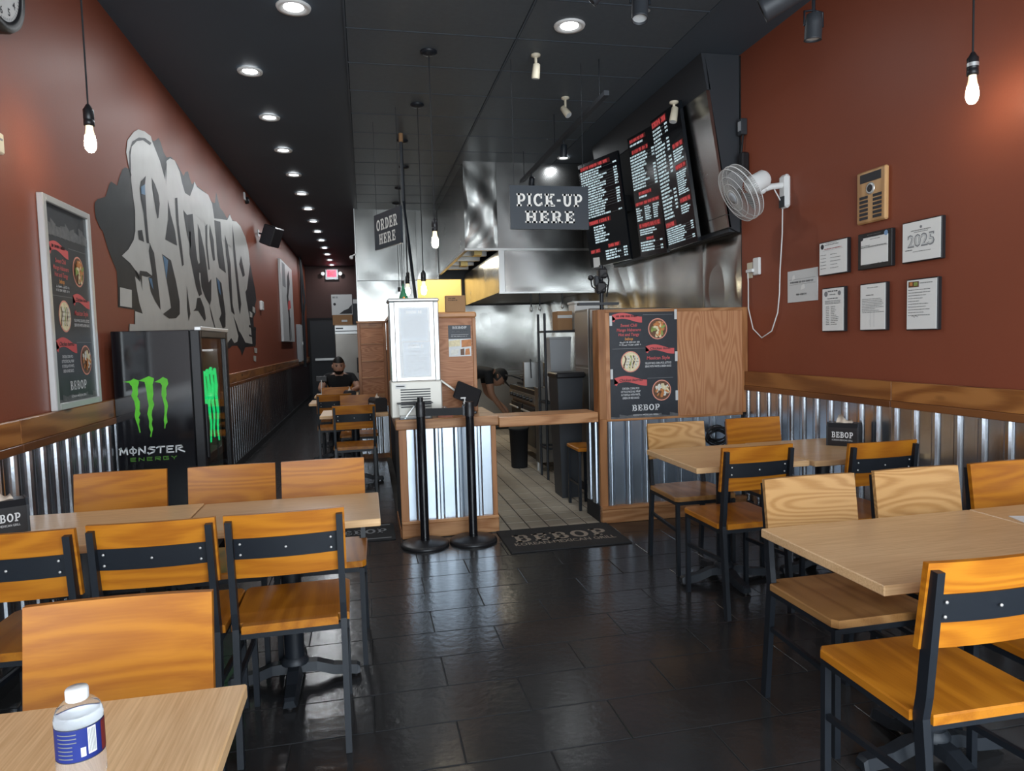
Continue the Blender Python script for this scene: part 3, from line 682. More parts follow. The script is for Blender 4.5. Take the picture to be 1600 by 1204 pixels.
# corridor nook
chair(-.125, 6.42, 'banded-back oak chair, first in the corridor nook beside the order counter', 1, 1, group=G1)
chair(-.10, 7.74, 'oak chair facing out behind the nook table with the black napkin dispenser', -1, 0, group=G1)
chair(-.37, 8.02, 'banded-back oak chair, second in the corridor nook', 1, 3, group=G1)
chair(-.39, 9.36, 'oak chair just in front of the seated man in the corridor', -1, 0, group=G1)
def make_table(w, d):
    t = thing('dining_table', 'x', 'table')
    MB().box((-w/2, -d/2, .692), (w/2, d/2, .722), 0, .003).build('tabletop', 'table_laminate', t)
    MB().cyl((0, 0, .10), (0, 0, .67), .040, n=20).build('column', 'black_metal', t)
    MB().lathe([(.056, 0), (.056, .012), (.042, .030)], (0, 0, .078), n=20).build('collar', 'iron_base', t)
    MB().box((-.16, -.025, .665), (.16, .025, .692)).box((-.025, -.16, .665), (.025, .16, .6915)).build('top_bracket', 'iron_base', t)
    for a in range(4):
        th = math.radians(90*a); c, s = math.cos(th), math.sin(th); m = MB()
        L = .265 if a % 2 == 0 else .25
        pr = [(.0, .045, .085, .032), (.09, .043, .080, .032), (L*.60, .018, .056, .030), (L*.95, .010, .046, .028), (L, .010, .036, .024)]
        vs = []
        for r, z0, z1, hw in pr: vs += [(c*r-s*hw, s*r+c*hw, z0), (c*r+s*hw, s*r-c*hw, z0), (c*r+s*hw*.7, s*r-c*hw*.7, z1), (c*r-s*hw*.7, s*r+c*hw*.7, z1)]
        fs = [(0, 1, 2, 3)]
        for k in range(len(pr)-1):
            b = 4*k
            for j in range(4): fs.append((b+j, b+4+j, b+4+(j+1) % 4, b+(j+1) % 4))
        fs.append((16, 19, 18, 17)); m._add(vs, fs)
        arm = m.build('base_arm', 'iron_base', t)
        MB().cyl((c*L*.93, s*L*.93, 0), (c*L*.93, s*L*.93, .012), .013, n=10).build('glide', 'black_plastic', arm)
    return t
def table(x0, x1, y0, y1, label, group=None, rz=0):
    w, d = (x1-x0, y1-y0) if not rz else (y1-y0, x1-x0)
    t = make_table(w, d); t.location = ((x0+x1)/2, (y0+y1)/2, 0); t.rotation_euler = (0, 0, rz); t['label'] = label
    if group: t['group'] = group
    return t
G2 = 'laminate topped pedestal tables'
table(-1.487, -.722, 2.655, 3.222, 'oak laminate table against the red wall in front of the drinks cooler', G2)
table(-.714, .031, 2.705, 3.200, 'oak laminate table at the aisle end in front of the drinks cooler', G2)
table(-1.02, -.262, .82, 1.442, 'oak laminate table carrying the water bottle', G2, math.pi/2)
table(1.634, 2.285, 3.227, 3.872, 'small oak laminate table at the aisle end near the poster partition', G2)
table(2.295, 2.885, 3.195, 3.888, 'small oak laminate table with the napkin dispenser by the corrugated wall', G2)
table(1.325, 2.186, 1.555, 2.142, 'large oak laminate table at the aisle end with chairs on both sides', G2)
table(2.192, 2.885, 1.560, 2.146, 'large oak laminate table with a white paper on it beside the right red wall', G2)
table(-.46, .195, 6.86, 7.47, 'laminate table with napkin dispenser in the corridor nook next to the order counter', G2)
table(-.68, -.13, 8.42, 8.98, 'laminate table in the corridor nook in front of the oak panelled half wall', G2)
table(-.70, -.12, 9.62, 10.16, 'laminate table the seated man leans on in the corridor', G2)
# ================================================================== THINGS ON THE TABLES
def napkin_box(x, y, z, rz, label, w=.15, d=.115, h=.125):
    t = thing('napkin_dispenser', label, 'dispenser', (x, y, z), rz)
    prof = [(-d/2, 0), (d/2, 0), (d/2, h*.82), (d/2-.02, h), (-d/2+.02, h), (-d/2, h*.82)]
    MB().prism(prof, 0, -w/2, w/2).build('body', 'black_plastic', t)
    MB().prism([(a*1.03, b*1.02) for a, b in prof], 0, -w/2-.008, -w/2).build('end_cap', 'charcoal', t); MB().prism([(a*1.03, b*1.02) for a, b in prof], 0, w/2, w/2+.008).build('end_cap', 'charcoal', t)
    p = Print((0, -d/2, 0), (1, 0, 0), (0, 0, 1)); p.slab('BEBOP', 0, h*.50, w*.72, h*.26, 'print_white'); p.text('KOREAN-MEXICAN GRILL', 0, h*.27, h*.07, 'print_white', w=w*.7); p.build('logo', t)
    m = MB(); rn = random.Random(int(x*100)); vs = []
    for i in range(9):
        a = i/8; vs += [(-w*.28+w*.56*a, -.012+.012*math.sin(a*9), h), (-w*.22+w*.44*a, .01*math.sin(a*7+1), h+.030+.018*math.sin(a*5+.7)), (-w*.28+w*.56*a, .014, h)]
    fs = []
    for i in range(8): b = 3*i; fs += [(b, b+3, b+4, b+1), (b+1, b+4, b+5, b+2)]
    m._add(vs, fs, 0, True); m.build('napkin', 'napkin', t)
    return t
napkin_box(-1.385, 2.945, .722, math.radians(30), 'black napkin dispenser with white lettering on the table by the drinks cooler')
napkin_box(2.79, 3.61, .722, math.radians(-48), 'black napkin dispenser with white lettering by the corrugated right wall', .16, .125, .135)
napkin_box(.10, 7.10, .722, math.radians(-70), 'black napkin dispenser on the first table of the corridor nook', .17, .13, .14)
napkin_box(-.21, 8.70, .722, math.radians(-70), 'black napkin dispenser on the second table of the corridor nook', .13, .11, .12)
pp = bx('paper_sheet', (-.14, -.108, 0), (.14, .108, .0022), 'paper'); pp.location = (2.335, 1.875, .722); pp.rotation_euler = (0, 0, math.radians(-18)); tag(pp, 'white sheet of paper lying on the large right table', 'paper')
# water bottle
bt = thing('water_bottle', 'clear plastic water bottle with blue label and white cap on the near table', 'bottle', (-.388, .978, .722))
k_ = .0287/.033
body = [(r*k_, h) for r, h in ((.028, 0), (.0320, .005), (.0330, .030), (.0300, .040), (.0330, .050), (.0330, .066), (.0300, .076), (.0330, .086), (.0330, .104), (.0300, .114), (.0330, .124), (.0330, .148), (.0322, .151), (.0322, .199), (.0330, .201), (.0326, .206), (.0285, .216), (.0205, .2235), (.0150, .2265), (.0140, .230), (.0140, .234))]
MB().lathe(body, n=36).build('bottle_body', 'bottle_plastic', bt)
MB().lathe([(r-.0014, h+.001) for r, h in body[:15]]+[(.0312*k_, .205), (.0285*k_, .210)], n=36).build('water', 'water_clear', bt)
lb = MB().lathe([(.0327*k_, .154), (.0327*k_, .197)], n=36, caps=False).build('label_wrap', 'bottle_label', bt)
MB().lathe([(.03245*k_, .155), (.03245*k_, .196)], n=36, caps=False).build('label_backing', 'paper', lb)
def wrap_patch(a0, a1, z0, z1, mt, r=.0330):
    m = MB(); N = 6; r *= k_*1.003; z0 += .014; z1 = min(z1+.014, .1955)
    vs = [(r*math.cos(a0+(a1-a0)*k/N), r*math.sin(a0+(a1-a0)*k/N), z) for z in (z0, z1) for k in range(N+1)]
    m._add(vs, [(k, k+1, N+2+k, N+1+k) for k in range(N)]); return m.build('label_print', mt, lb)
ca = math.atan2(-.978, .388)
wrap_patch(ca+.30, ca+.66, .147, .182, 'paper')
for k in range(9): wrap_patch(ca+.33+k*.035, ca+.33+k*.035+.017, .149, .180, 'ink_black', .0332)
for k in range(8): wrap_patch(ca-1.0, ca-(.15 if k > 3 else .32), .145+k*.0052, .1464+k*.0052, 'print_grey', .0331)
wrap_patch(ca+.95, ca+1.5, .142, .185, 'print_red_dark', .0331); wrap_patch(ca+.0, ca+.20, .146, .158, 'print_white', .0331)
for z in (.1535, .1965): MB().lathe([(.0329*k_, z), (.0329*k_, z+.0012)], n=36, caps=False).build('label_edge', 'ink_black', lb)
MB().lathe([(.0132, .2255), (.0136, .2275), (.0136, .2385), (.0125, .2405), (.003, .241)], n=28).build('cap', 'white_plastic', bt)
# ================================================================== LEFT WALL
def food_plate(p, cx, cy, r, kind, ry):
    p.disc(cx, cy, r, 'plate_rim', 2, ry=ry); p.disc(cx, cy, r*.90, ('food_d', 'food_c', 'food_d')[kind], 3, ry=ry*.9)
    rn = random.Random(kind*5+1)
    pal = (('food_a', 'food_b', 'food_a', 'food_c'), ('food_d', 'food_e', 'food_b'), ('food_c', 'food_e', 'food_a'))[kind]
    if kind == 1:
        for k in range(5):
            x = cx+(k-2)*r*.30; p.stroke([(x+r*.12*math.sin(t*1.3), cy+ry*(.55-t*.28)) for t in range(5)], r*.13, pal[k % 3], 4)
            p.stroke([(x+r*.14+r*.1*math.sin(t*1.6+k), cy+ry*(.5-t*.25)) for t in range(5)], r*.06, 'food_e', 5)
    else:
        for k in range(26):
            a = rn.random()*6.28; d = rn.random()**.5*.62; s = .14+rn.random()*.16; rot = rn.random()*3
            pts = [(cx+r*(d*math.cos(a)+s*(1+.5*math.cos(2*(t-rot)))*math.cos(t)*.8), cy+ry*(d*math.sin(a)+s*(1+.5*math.cos(2*(t-rot)))*math.sin(t)*.8)) for t in [i*6.28/9 for i in range(9)]]
            p.poly(pts, pal[k % len(pal)], 4+k*.25)
def ribbon(p, x0, x1, y0, y1, text, flip):
    N = 12; top = []; bot = []; h = y1-y0
    for k in range(N+1):
        t = k/N; wv = math.sin(t*math.pi*1.5+(.2 if flip else 0))*h*.22
        top.append((x0+(x1-x0)*t, y0+h*.72+wv)); bot.append((x0+(x1-x0)*t, y0+h*.12+wv))
    for k in range(N): p.quad([bot[k], bot[k+1], top[k+1], top[k]], 'print_red', 2)
    p.quad([bot[0], (x0+h*.25, y0-h*.15+bot[0][1]-y0), (x0+h*.4, bot[1][1]+h*.1), top[0]], 'print_red', 2)
    cx = (x0+x1)/2; w = (x1-x0)*.72
    if text: p.text(text, cx+w*.02, (y0+y1)/2+h*.03, h*.26, 'ink_black', 3, w=w, bold=.022, shear=.2)
    else: p.micro(cx-w/2, (y0+y1)/2-h*.02, w, h*.2, 'ink_black', 3)
def poster_print(o, u, v, W, Ht, name, parent, top=0.0):
    """the menu poster: three dishes on black"""
    p = Print(o, u, v, .0008); X = lambda x: (x-60)/735*W; k = (1-top)*Ht/1070; Yy = lambda y: (1160-y)*k
    p.rect(0, 0, W, Ht, 'print_black', 1)
    if top:
        for i in range(9): p.quad([(W*i/9, Ht*(1-top*.55+.02*math.sin(i*2))), (W*(i+1)/9, Ht*(1-top*.6+.02*math.sin(i*3))), (W*(i+1)/9, Ht*(1-top*.98)), (W*i/9, Ht*(1-top*.95))], 'print_grey', 2)
    for x in range(8): p.quad([(W*x/8, 0), (W*(x+1)/8, 0), (W*(x+1)/8, Ht*(.012+.012*((x*7) % 3))), (W*x/8, Ht*(.02+.01*((x*5) % 3)))], 'print_grey', 2)
    ribbon(p, X(85), X(410), Yy(205), Yy(110), None, 0); ribbon(p, X(445), X(760), Yy(522), Yy(428), 'Chicken bowl', 1); ribbon(p, X(100), X(455), Yy(832), Yy(730), 'Chicken burrito', 0)
    for x0, x1, y in ((420, 745, 138), (85, 440, 468), (460, 745, 768)): p.rect(X(x0), Yy(y+2), X(x1), Yy(y-1), 'ink_grey', 2)
    r = 105/735*W; ry = 105*k
    food_plate(p, X(580), Yy(280), r, 0, ry); food_plate(p, X(280), Yy(598), r, 1, ry); food_plate(p, X(615), Yy(893), r, 2, ry)
    for s, y, w_, c in (('Sweet Chili', 238, 180, 'print_red'), ('Mango Habanero', 283, 262, 'print_red'), ('Hot and Tangy', 328, 225, 'print_red'), ('bebop', 370, 86, 'print_orange')): p.text(s, X(266), Yy(y), 30*k, c, 3, w=w_/735*W, bold=.014, shear=.12)
    p.text('Mexican Style', X(583), Yy(566), 34*k, 'print_red', 3, w=255/735*W, bold=.014, shear=.12)
    for y, x0, w_ in ((405, 165, 228), (430, 160, 238)): p.micro(X(x0), Yy(y+9), w_/735*W, 17*k, 'print_white', 3)
    for s, y, cx, w_ in (('YELLOW RICE, CORN, PICO, LETTUCE', 618, 581, 288), ('SERVE WITH WHITE & GREEN SAUCE', 650, 581, 288), ('CHICKEN, CORN, PICO', 862, 277, 186), ('LETTUCE RICE ALL WRAP', 893, 277, 210), ('IN TORTILLA WITH WHITE,', 925, 277, 206), ('GREEN OR RED SAUCE', 957, 277, 182)): p.text(s, X(cx), Yy(y), 20*k, 'print_white', 3, w=w_/735*W, bold=.01)
    p.slab('BEBOP', X(440), Yy(1058), 300/735*W, 62*k, 'print_white', 3); p.text('KOREAN-MEXICAN GRILL', X(440), Yy(1130), 15*k, 'print_white', 3, w=275/735*W, bold=.01)
    return p.build(name, parent)
fp = thing('framed_poster', 'tall black menu poster in a silver frame on the left red wall', 'poster', (XL, 4.08, 1.112))
y0, y1, z1 = 3.785, 4.375, 1.068
fr = MB(); d = .032; wf = .036
for a, b in (((0, y0-4.08, 0), (d, y0-4.08+wf, z1)), ((0, y1-4.08-wf, 0), (d, y1-4.08, z1)), ((0, y0-4.08+wf, 0), (d, y1-4.08-wf, wf)), ((0, y0-4.08+wf, z1-wf), (d, y1-4.08-wf, z1))): fr.box(a, b, 0, .004)
fr.build('frame', 'silver_frame', fp)
MB().box((.002, y0-4.08+wf, wf), (.018, y1-4.08-wf, z1-wf)).build('backing', 'matte_black', fp)
poster_print((.0185, y0-4.08+wf, wf), (0, 1, 0), (0, 0, 1), y1-y0-2*wf, z1-2*wf, 'printed_sheet', fp, .16)
# graffiti mural painted on the wall
MURAL = {
'back':[(4.54,2.25),(4.55,2.28),(4.6,2.31),(4.73,2.35),(4.76,2.38),(4.81,2.44),(4.85,2.47),(4.91,2.47),(4.96,2.47),(5.02,2.54),(5.08,2.6),(5.14,2.63),(5.22,2.64),(5.18,2.74),(5.22,2.83),(5.37,2.93),(5.48,2.98),(5.63,3.01),(5.78,3.02),(5.83,3.0),(5.88,3.01),(6.0,3.07),(6.05,3.05),(6.12,2.99),(6.2,2.97),(6.33,3.01),(6.49,3.01),(6.64,2.97),(6.72,2.95),(6.74,2.95),(6.81,3.0),(6.91,3.03),(6.97,2.98),(7.04,2.94),(7.15,2.99),(7.24,2.97),(7.45,2.98),(7.73,2.99),(7.91,2.95),(8.06,2.97),(8.16,3.11),(8.22,3.05),(8.33,2.97),(8.49,2.96),(8.72,2.92),(8.9,3.01),(9.04,2.96),(9.32,2.99),(9.61,2.98),(9.96,2.89),(10.17,2.75),(10.28,2.56),(10.41,2.43),(10.62,2.22),(10.67,2.09),(10.5,2.0),(10.57,1.91),(10.3,1.82),(10.31,1.7),(10.48,1.66),(10.41,1.45),(10.36,1.42),(9.51,1.41),(9.34,1.34),(9.24,1.3),(9.16,1.37),(8.94,1.43),(8.61,1.43),(8.39,1.39),(8.31,1.45),(6.88,1.45),(6.49,1.52),(4.99,1.51),(5.02,1.58),(5.13,1.58),(5.15,1.68),(4.83,1.68),(4.85,1.83),(4.85,1.91),(4.77,1.98),(4.72,2.03),(4.65,2.13),(4.61,2.14),(4.55,2.19)],
'light':[(5.18,2.74),(5.22,2.83),(5.37,2.93),(5.48,2.98),(5.63,3.01),(5.78,3.02),(5.81,2.99),(5.99,2.89),(6.11,2.77),(6.13,2.85),(6.19,2.94),(6.3,2.99),(6.45,3.01),(6.6,2.95),(6.66,2.87),(6.75,2.8),(6.93,2.81),(7.09,2.93),(7.14,2.99),(7.24,2.96),(7.45,2.97),(7.73,2.99),(7.9,2.93),(7.97,2.79),(8.35,2.85),(8.71,2.9),(8.9,3.0),(9.04,2.95),(9.32,2.99),(9.61,2.98),(9.96,2.89),(10.17,2.75),(10.23,2.55),(10.23,2.56),(10.05,2.37),(9.87,2.19),(9.73,2.14),(9.78,2.04),(9.9,1.88),(10.01,1.72),(10.1,1.45),(9.53,1.47),(9.26,1.57),(9.13,1.61),(8.95,1.48),(8.75,1.46),(8.57,1.52),(8.32,1.46),(6.88,1.45),(6.49,1.52),(5.01,1.51),(5.03,1.58),(5.14,1.58),(5.16,1.67),(5.32,1.66),(5.26,1.73),(5.22,1.83),(5.2,1.91),(5.31,1.88),(5.28,1.93),(5.12,1.99),(4.96,2.02),(5.1,2.08),(5.22,2.16),(5.27,2.23),(5.29,2.37),(5.26,2.49),(5.24,2.58),(5.26,2.61),(5.22,2.64)],
'd1':[(5.22,2.64),(5.24,2.76),(5.32,2.85),(5.47,2.92),(5.62,2.96),(5.78,2.97),(5.74,2.94),(5.57,2.93),(5.42,2.88),(5.3,2.81),(5.26,2.74),(5.25,2.62)],
'd2':[(5.59,2.68),(5.46,2.61),(5.42,2.55),(5.43,2.48),(5.48,2.39),(5.51,2.18),(5.59,2.19),(5.55,2.13),(5.6,1.97),(5.59,1.95),(5.5,1.93),(5.54,1.83),(5.63,1.77),(5.76,1.71),(5.76,1.77),(5.72,1.96),(5.68,2.13),(5.61,2.17),(5.57,2.19),(5.55,2.37),(5.55,2.51),(5.55,2.6)],
'd3':[(5.73,2.7),(5.81,2.67),(5.89,2.61),(5.91,2.54),(5.85,2.42),(5.82,2.41),(5.79,2.47),(5.75,2.58)],
'd4':[(6.16,2.62),(6.22,2.51),(6.32,2.4),(6.36,2.28),(6.01,2.28),(6.13,2.46)],
'd5':[(5.9,2.15),(6.14,2.13),(6.26,1.97),(6.34,1.81),(6.32,1.7),(6.19,1.66),(5.98,1.65),(5.82,1.68),(6.06,1.74),(6.02,1.86),(5.96,2.01)],
'd6':[(5.32,2.24),(5.42,2.26),(5.45,2.18),(5.33,2.18)],
'd7':[(5.31,1.96),(5.47,1.97),(5.6,1.95),(5.46,1.93),(5.35,1.93),(5.34,1.82),(5.32,1.89),(5.21,1.96),(5.29,1.93)],
'd8':[(6.38,2.68),(6.46,2.7),(6.46,2.47),(6.53,2.27),(6.55,2.14),(6.49,2.12),(6.43,2.3),(6.38,2.5)],
'd8b':[(6.13,2.88),(6.19,2.93),(6.14,2.79),(6.12,2.72)],
'd9':[(6.64,2.63),(6.77,2.61),(6.99,2.66),(7.02,2.45),(7.07,2.25),(7.12,2.21),(7.17,2.23),(7.17,2.6),(7.26,2.55),(7.4,2.38),(7.47,2.2),(7.51,2.07),(7.65,2.12),(7.59,1.9),(7.51,1.84),(7.32,1.91),(7.18,2.0),(7.17,2.13),(7.12,2.13),(7.11,2.07),(7.19,1.93),(7.06,1.9),(6.95,1.99),(6.86,2.14),(6.78,2.26),(6.82,2.47),(6.87,2.48),(6.84,2.31),(6.73,2.43)],
'd10':[(6.9,1.78),(6.98,1.88),(7.11,1.89),(7.25,1.8),(7.3,1.7),(7.24,1.67),(7.1,1.72),(6.99,1.76),(6.8,1.75)],
'd11':[(7.72,2.69),(7.87,2.55),(7.89,2.34),(7.8,2.32),(7.73,2.43),(7.68,2.58)],
'd11b':[(7.5,2.63),(7.6,2.67),(7.55,2.45),(7.6,2.21),(7.54,2.2),(7.48,2.44)],
'd12':[(7.96,2.77),(8.29,2.81),(8.3,2.62),(8.37,2.46),(8.45,2.26),(8.09,2.28),(8.02,2.41),(8.01,2.57)],
'd13':[(7.9,2.16),(8.16,2.12),(8.23,1.96),(8.3,1.79),(8.26,1.64),(8.1,1.62),(7.94,1.72),(8.07,1.78),(7.99,1.9),(7.91,2.07)],
'd14':[(8.51,2.7),(8.65,2.61),(8.77,2.39),(8.76,1.93),(8.86,1.8),(8.66,1.83),(8.6,2.03),(8.57,2.38),(8.51,2.47)],
'd15':[(9.02,2.92),(9.11,2.67),(9.18,2.43),(9.27,2.14),(9.36,1.96),(9.23,1.82),(9.16,1.9),(9.09,2.19),(8.99,2.53)],
'd16':[(9.53,2.59),(9.7,2.43),(9.75,2.36),(9.58,2.32),(9.36,2.46)],
'd17':[(8.78,1.78),(8.98,1.69),(9.15,1.57),(9.11,1.49),(9.01,1.57)],
'd18':[(6.61,1.96),(6.65,1.84),(6.69,1.72),(6.61,1.65),(6.58,1.77)],
'd19':[(7.49,1.84),(7.58,1.77),(7.74,1.6),(7.7,1.6),(7.55,1.73)],
'blue1':[(5.91,2.14),(6.05,2.12),(5.97,1.96),(5.95,2.02)],
'blue2':[(5.5,1.93),(5.58,1.93),(5.6,1.85),(5.55,1.88)],
'blue3':[(7.91,2.15),(8.05,2.13),(8.09,1.98),(8.0,2.01)],
'blue4':[(5.45,2.57),(5.55,2.61),(5.54,2.53),(5.45,2.52)],
'sq1':[(4.88,1.81),(5.11,1.81),(5.09,1.69),(4.86,1.69)],
'sq2':[(10.27,1.98),(10.49,1.97),(10.47,1.89),(10.25,1.91)],
'sq3':[(9.98,1.9),(10.22,1.88),(10.2,1.82),(9.98,1.82)],
'sq4':[(10.22,1.4),(10.49,1.39),(10.46,1.32),(10.24,1.33)],
'sq5':[(10.12,1.29),(10.36,1.28),(10.33,1.2),(10.13,1.22)],
'k1':[(9.88,1.71),(10.49,1.69),(10.48,1.65),(9.87,1.68)],
'k2':[(9.84,1.58),(10.4,1.55),(10.39,1.53),(9.84,1.56)],
'k3':[(9.49,1.46),(10.36,1.45),(10.35,1.42),(9.52,1.43)],
}

def mural():
    t = thing('graffiti_mural', 'large black and silver graffiti lettering painted on the left red wall', 'mural', (XL, 7.0, 1.4))
    lay = {'back': ('backdrop', 'mural_dark', 1), 'light': ('lettering', 'mural_light', 2)}
    for k, pts in MURAL.items():
        nm, mt, l = lay.get(k, ('shading', 'mural_dark', 3) if k[0] in 'dk' else ('blue_accent', 'mural_blue', 4) if k.startswith('blue') else ('paint_block', 'mural_light', 3))
        p = Print((.0005, -7.0, -1.4), (0, 1, 0), (0, 0, 1), .0015); p.poly(pts, mt, l); p.build(nm, t)
mural()
# wall clock, cut by the corner of the picture
ck = thing('wall_clock', 'large round black wall clock with a white face high on the left red wall', 'clock', (XL, 3.425, 3.01))
MB().lathe([(.225, 0), (.225, .05), (.215, .072), (.180, .072), (.175, .064)], (0, 0, 0), (1, 0, 0), n=40, caps=False).build('rim', 'black_plastic', ck)
MB().lathe([(.178, .055), (.178, .064)], (0, 0, 0), (1, 0, 0), n=40).build('face', 'white_plastic', ck)
p = Print((.0645, 0, 0), (0, 1, 0), (0, 0, 1))
for i, s in enumerate(('12', '1', '2', '3', '4', '5', '6', '7', '8', '9', '10', '11')):
    a = math.pi/2-i*math.pi/6; p.text(s, .137*math.cos(a), .137*math.sin(a), .033, 'ink_black', bold=.02)
for i in range(60):
    a = i*math.pi/30; p.stroke([(.162*math.cos(a), .162*math.sin(a)), (.171*math.cos(a), .171*math.sin(a))], .003, 'ink_black')
p.stroke([(0, 0), (.06, .06)], .009, 'ink_black', 2); p.stroke([(0, 0), (-.03, .11)], .007, 'ink_black', 2); p.build('dial_marks', ck)
bxs = thing('wall_sensor', 'small cream box on the left red wall below the clock', 'sensor', (XL, 3.40, 2.31)); MB().box((0, -.05, -.045), (.03, .05, .045), 0, .006).build('case', 'cream_plastic', bxs); MB().box((.03, -.03, .01), (.033, .03, .018)).build('slot', 'ink_grey', bxs)
# loudspeaker on a bracket
sp = thing('wall_speaker', 'small black loudspeaker angled down from the left wall past the mural', 'speaker', (XL, 11.2, 3.12))
MB().cyl((0, 0, .02), (.09, -.02, .0), .012).build('bracket', 'black_metal', sp); MB().box((0, -.04, -.03), (.012, .04, .07)).build('wall_plate', 'silver_frame', sp)
m = MB(); m.box((-.10, -.13, -.15), (.10, .13, .15), 0, .015); m.build('cabinet', 'black_plastic', sp, (.20, -.03, -.03), (0, math.radians(22), math.radians(-25)))
m = MB(); m.box((-.09, -.134, -.14), (.09, -.130, .14)); m.build('grille', 'charcoal', sp, (.20, -.03, -.03), (0, math.radians(22), math.radians(-25)))
dt = thing('strobe_alarm', 'tiny alarm strobe near the ceiling above the mural', 'alarm', (XL, 10.15, 3.42)); MB().lathe([(.05, 0), (.045, .04), (.02, .05)], (0, 0, 0), (1, 0, 0), n=14).build('housing', 'black_plastic', dt); MB().box((0, -.16, -.02), (.02, -.10, .08), 0, .004).build('lens', 'white_plastic', dt)
th = thing('thermostat', 'small white thermostat on the left wall beside the mural', 'thermostat', (XL, 11.05, 2.03)); MB().box((0, -.10, -.07), (.04, .10, .07), 0, .01).build('case', 'white_plastic', th); MB().box((.04, -.06, -.03), (.043, .06, .03)).build('dial', 'paper_dim', th)
cv = thing('canvas_painting', 'tall abstract canvas painting on the left wall beyond the loudspeaker', 'painting', (XL, 14.55, 1.5))
MB().box((.004, -1.05, 0), (.05, 1.0, 1.54), 0, .004).build('canvas', 'paper_dim', cv)
p = Print((.0505, -1.05, 0), (0, 1, 0), (0, 0, 1), .002)
p.poly([(1.0, .02), (1.15, .02), (1.25, .6), (1.1, .9), (1.5, 1.2), (1.35, 1.45), (1.05, 1.3), (.95, 1.0), (.8, .9), (.98, .6)], 'ink_black'); p.poly([(1.35, .02), (1.42, .02), (1.3, .5), (1.24, .5)], 'ink_black'); p.poly([(.9, .62), (1.5, .70), (1.4, .86), (1.0, .80)], 'print_red', 2); p.rect(.2, 1.05, .7, 1.5, 'ink_grey'); p.build('paint', cv)
# ================================================================== DRINKS COOLER
CX0, CX1, CY0, CY1, CZ = -1.495, -.995, 4.56, 5.44, 1.52
dc = thing('drinks_cooler', 'glossy black glass-door drinks cooler with green claw logo by the mural', 'cooler', (-1.245, 5.0, 0))
def DC(name, a, b, mt, bev=0, par=None):
    o = MB().box(a, b, 0, bev).build(name, mt, par or dc)
    if par is None: o.location = (1.245, -5.0, 0)
    return o
m = MB(); m.box((CX0, CY0, .04), (CX1-.06, CY0+.03, CZ), 0, .004); m.box((CX0, CY1-.03, .04), (CX1-.06, CY1, CZ), 0, .004); m.box((CX0, CY0+.03, .04), (CX0+.03, CY1-.03, CZ)); m.box((CX0+.03, CY0+.03, .04), (CX1-.06, CY1-.03, .12)); m.box((CX0+.03, CY0+.03, CZ-.12), (CX1-.06, CY1-.03, CZ))
o = m.build('cabinet', 'cooler_gloss', dc); o.location = (1.245, -5.0, 0)
DC('kick_plate', (CX0+.02, CY0+.03, 0), (CX1-.08, CY1-.03, .04), 'matte_black')
DC('liner', (CX0+.031, CY0+.031, .121), (CX0+.04, CY1-.031, CZ-.121), 'steel_brushed'); DC('liner', (CX0+.041, CY1-.04, .121), (CX1-.075, CY1-.031, CZ-.121), 'steel_brushed'); DC('light_strip', (CX1-.16, CY0+.05, CZ-.135), (CX1-.10, CY1-.05, CZ-.122), 'case_glow')
for z in (.40, .68): DC('shelf', (CX0+.04, CY0+.04, z), (CX1-.08, CY1-.04, z+.012), 'silver_frame')
dr = DC('door', (CX1-.058, CY0, .10), (CX1, CY0+.05, CZ), 'black_plastic', .006)
for a, b in (((CX1-.058, CY1-.07, .10), (CX1, CY1, CZ)), ((CX1-.058, CY0+.05, .10), (CX1, CY1-.07, .17)), ((CX1-.058, CY0+.05, CZ-.05), (CX1, CY1-.07, CZ))): DC('door_frame', a, b, 'black_plastic', .006, dr)
DC('door_glass', (CX1-.024, CY0+.05, .17), (CX1-.018, CY1-.07, CZ-.05), 'glass_clear', 0, dr)
DC('handle', (CX1+.001, CY0+.012, .72), (CX1+.020, CY0+.034, 1.06), 'black_plastic', .006, dr)
DC('hinge', (CX1-.03, CY0-.004, CZ-.005), (CX1+.012, CY1-.02, CZ+.02), 'silver_frame', .004, dr)
CLAW = {
'c1':[(-1.442,1.215),(-1.399,1.221),(-1.382,1.233),(-1.354,1.221),(-1.353,1.206),(-1.361,1.18),(-1.361,1.139),(-1.367,1.124),(-1.355,1.092),(-1.357,1.056),(-1.36,1.035),(-1.355,1.019),(-1.367,0.994),(-1.361,0.983),(-1.367,0.952),(-1.361,0.905),(-1.366,0.9),(-1.375,0.947),(-1.385,0.984),(-1.388,1.01),(-1.381,1.052),(-1.385,1.093),(-1.4,1.13),(-1.391,1.161),(-1.394,1.187),(-1.402,1.197),(-1.407,1.208)],
'c2':[(-1.355,1.219),(-1.328,1.231),(-1.296,1.245),(-1.268,1.231),(-1.269,1.218),(-1.277,1.193),(-1.276,1.135),(-1.282,1.104),(-1.275,1.07),(-1.289,1.032),(-1.293,1.006),(-1.289,0.979),(-1.296,0.954),(-1.29,0.922),(-1.297,0.896),(-1.303,0.87),(-1.309,0.876),(-1.303,0.902),(-1.312,0.933),(-1.309,0.97),(-1.317,1.015),(-1.306,1.064),(-1.311,1.106),(-1.313,1.147),(-1.318,1.189),(-1.322,1.21),(-1.343,1.216)],
'c3':[(-1.267,1.208),(-1.238,1.222),(-1.217,1.237),(-1.192,1.223),(-1.189,1.194),(-1.202,1.169),(-1.202,1.127),(-1.208,1.106),(-1.2,1.08),(-1.198,1.059),(-1.209,1.002),(-1.206,0.959),(-1.217,0.944),(-1.221,0.921),(-1.226,0.921),(-1.224,0.95),(-1.227,0.971),(-1.22,1.013),(-1.218,1.06),(-1.225,1.102),(-1.231,1.128),(-1.225,1.185),(-1.234,1.201)],
}
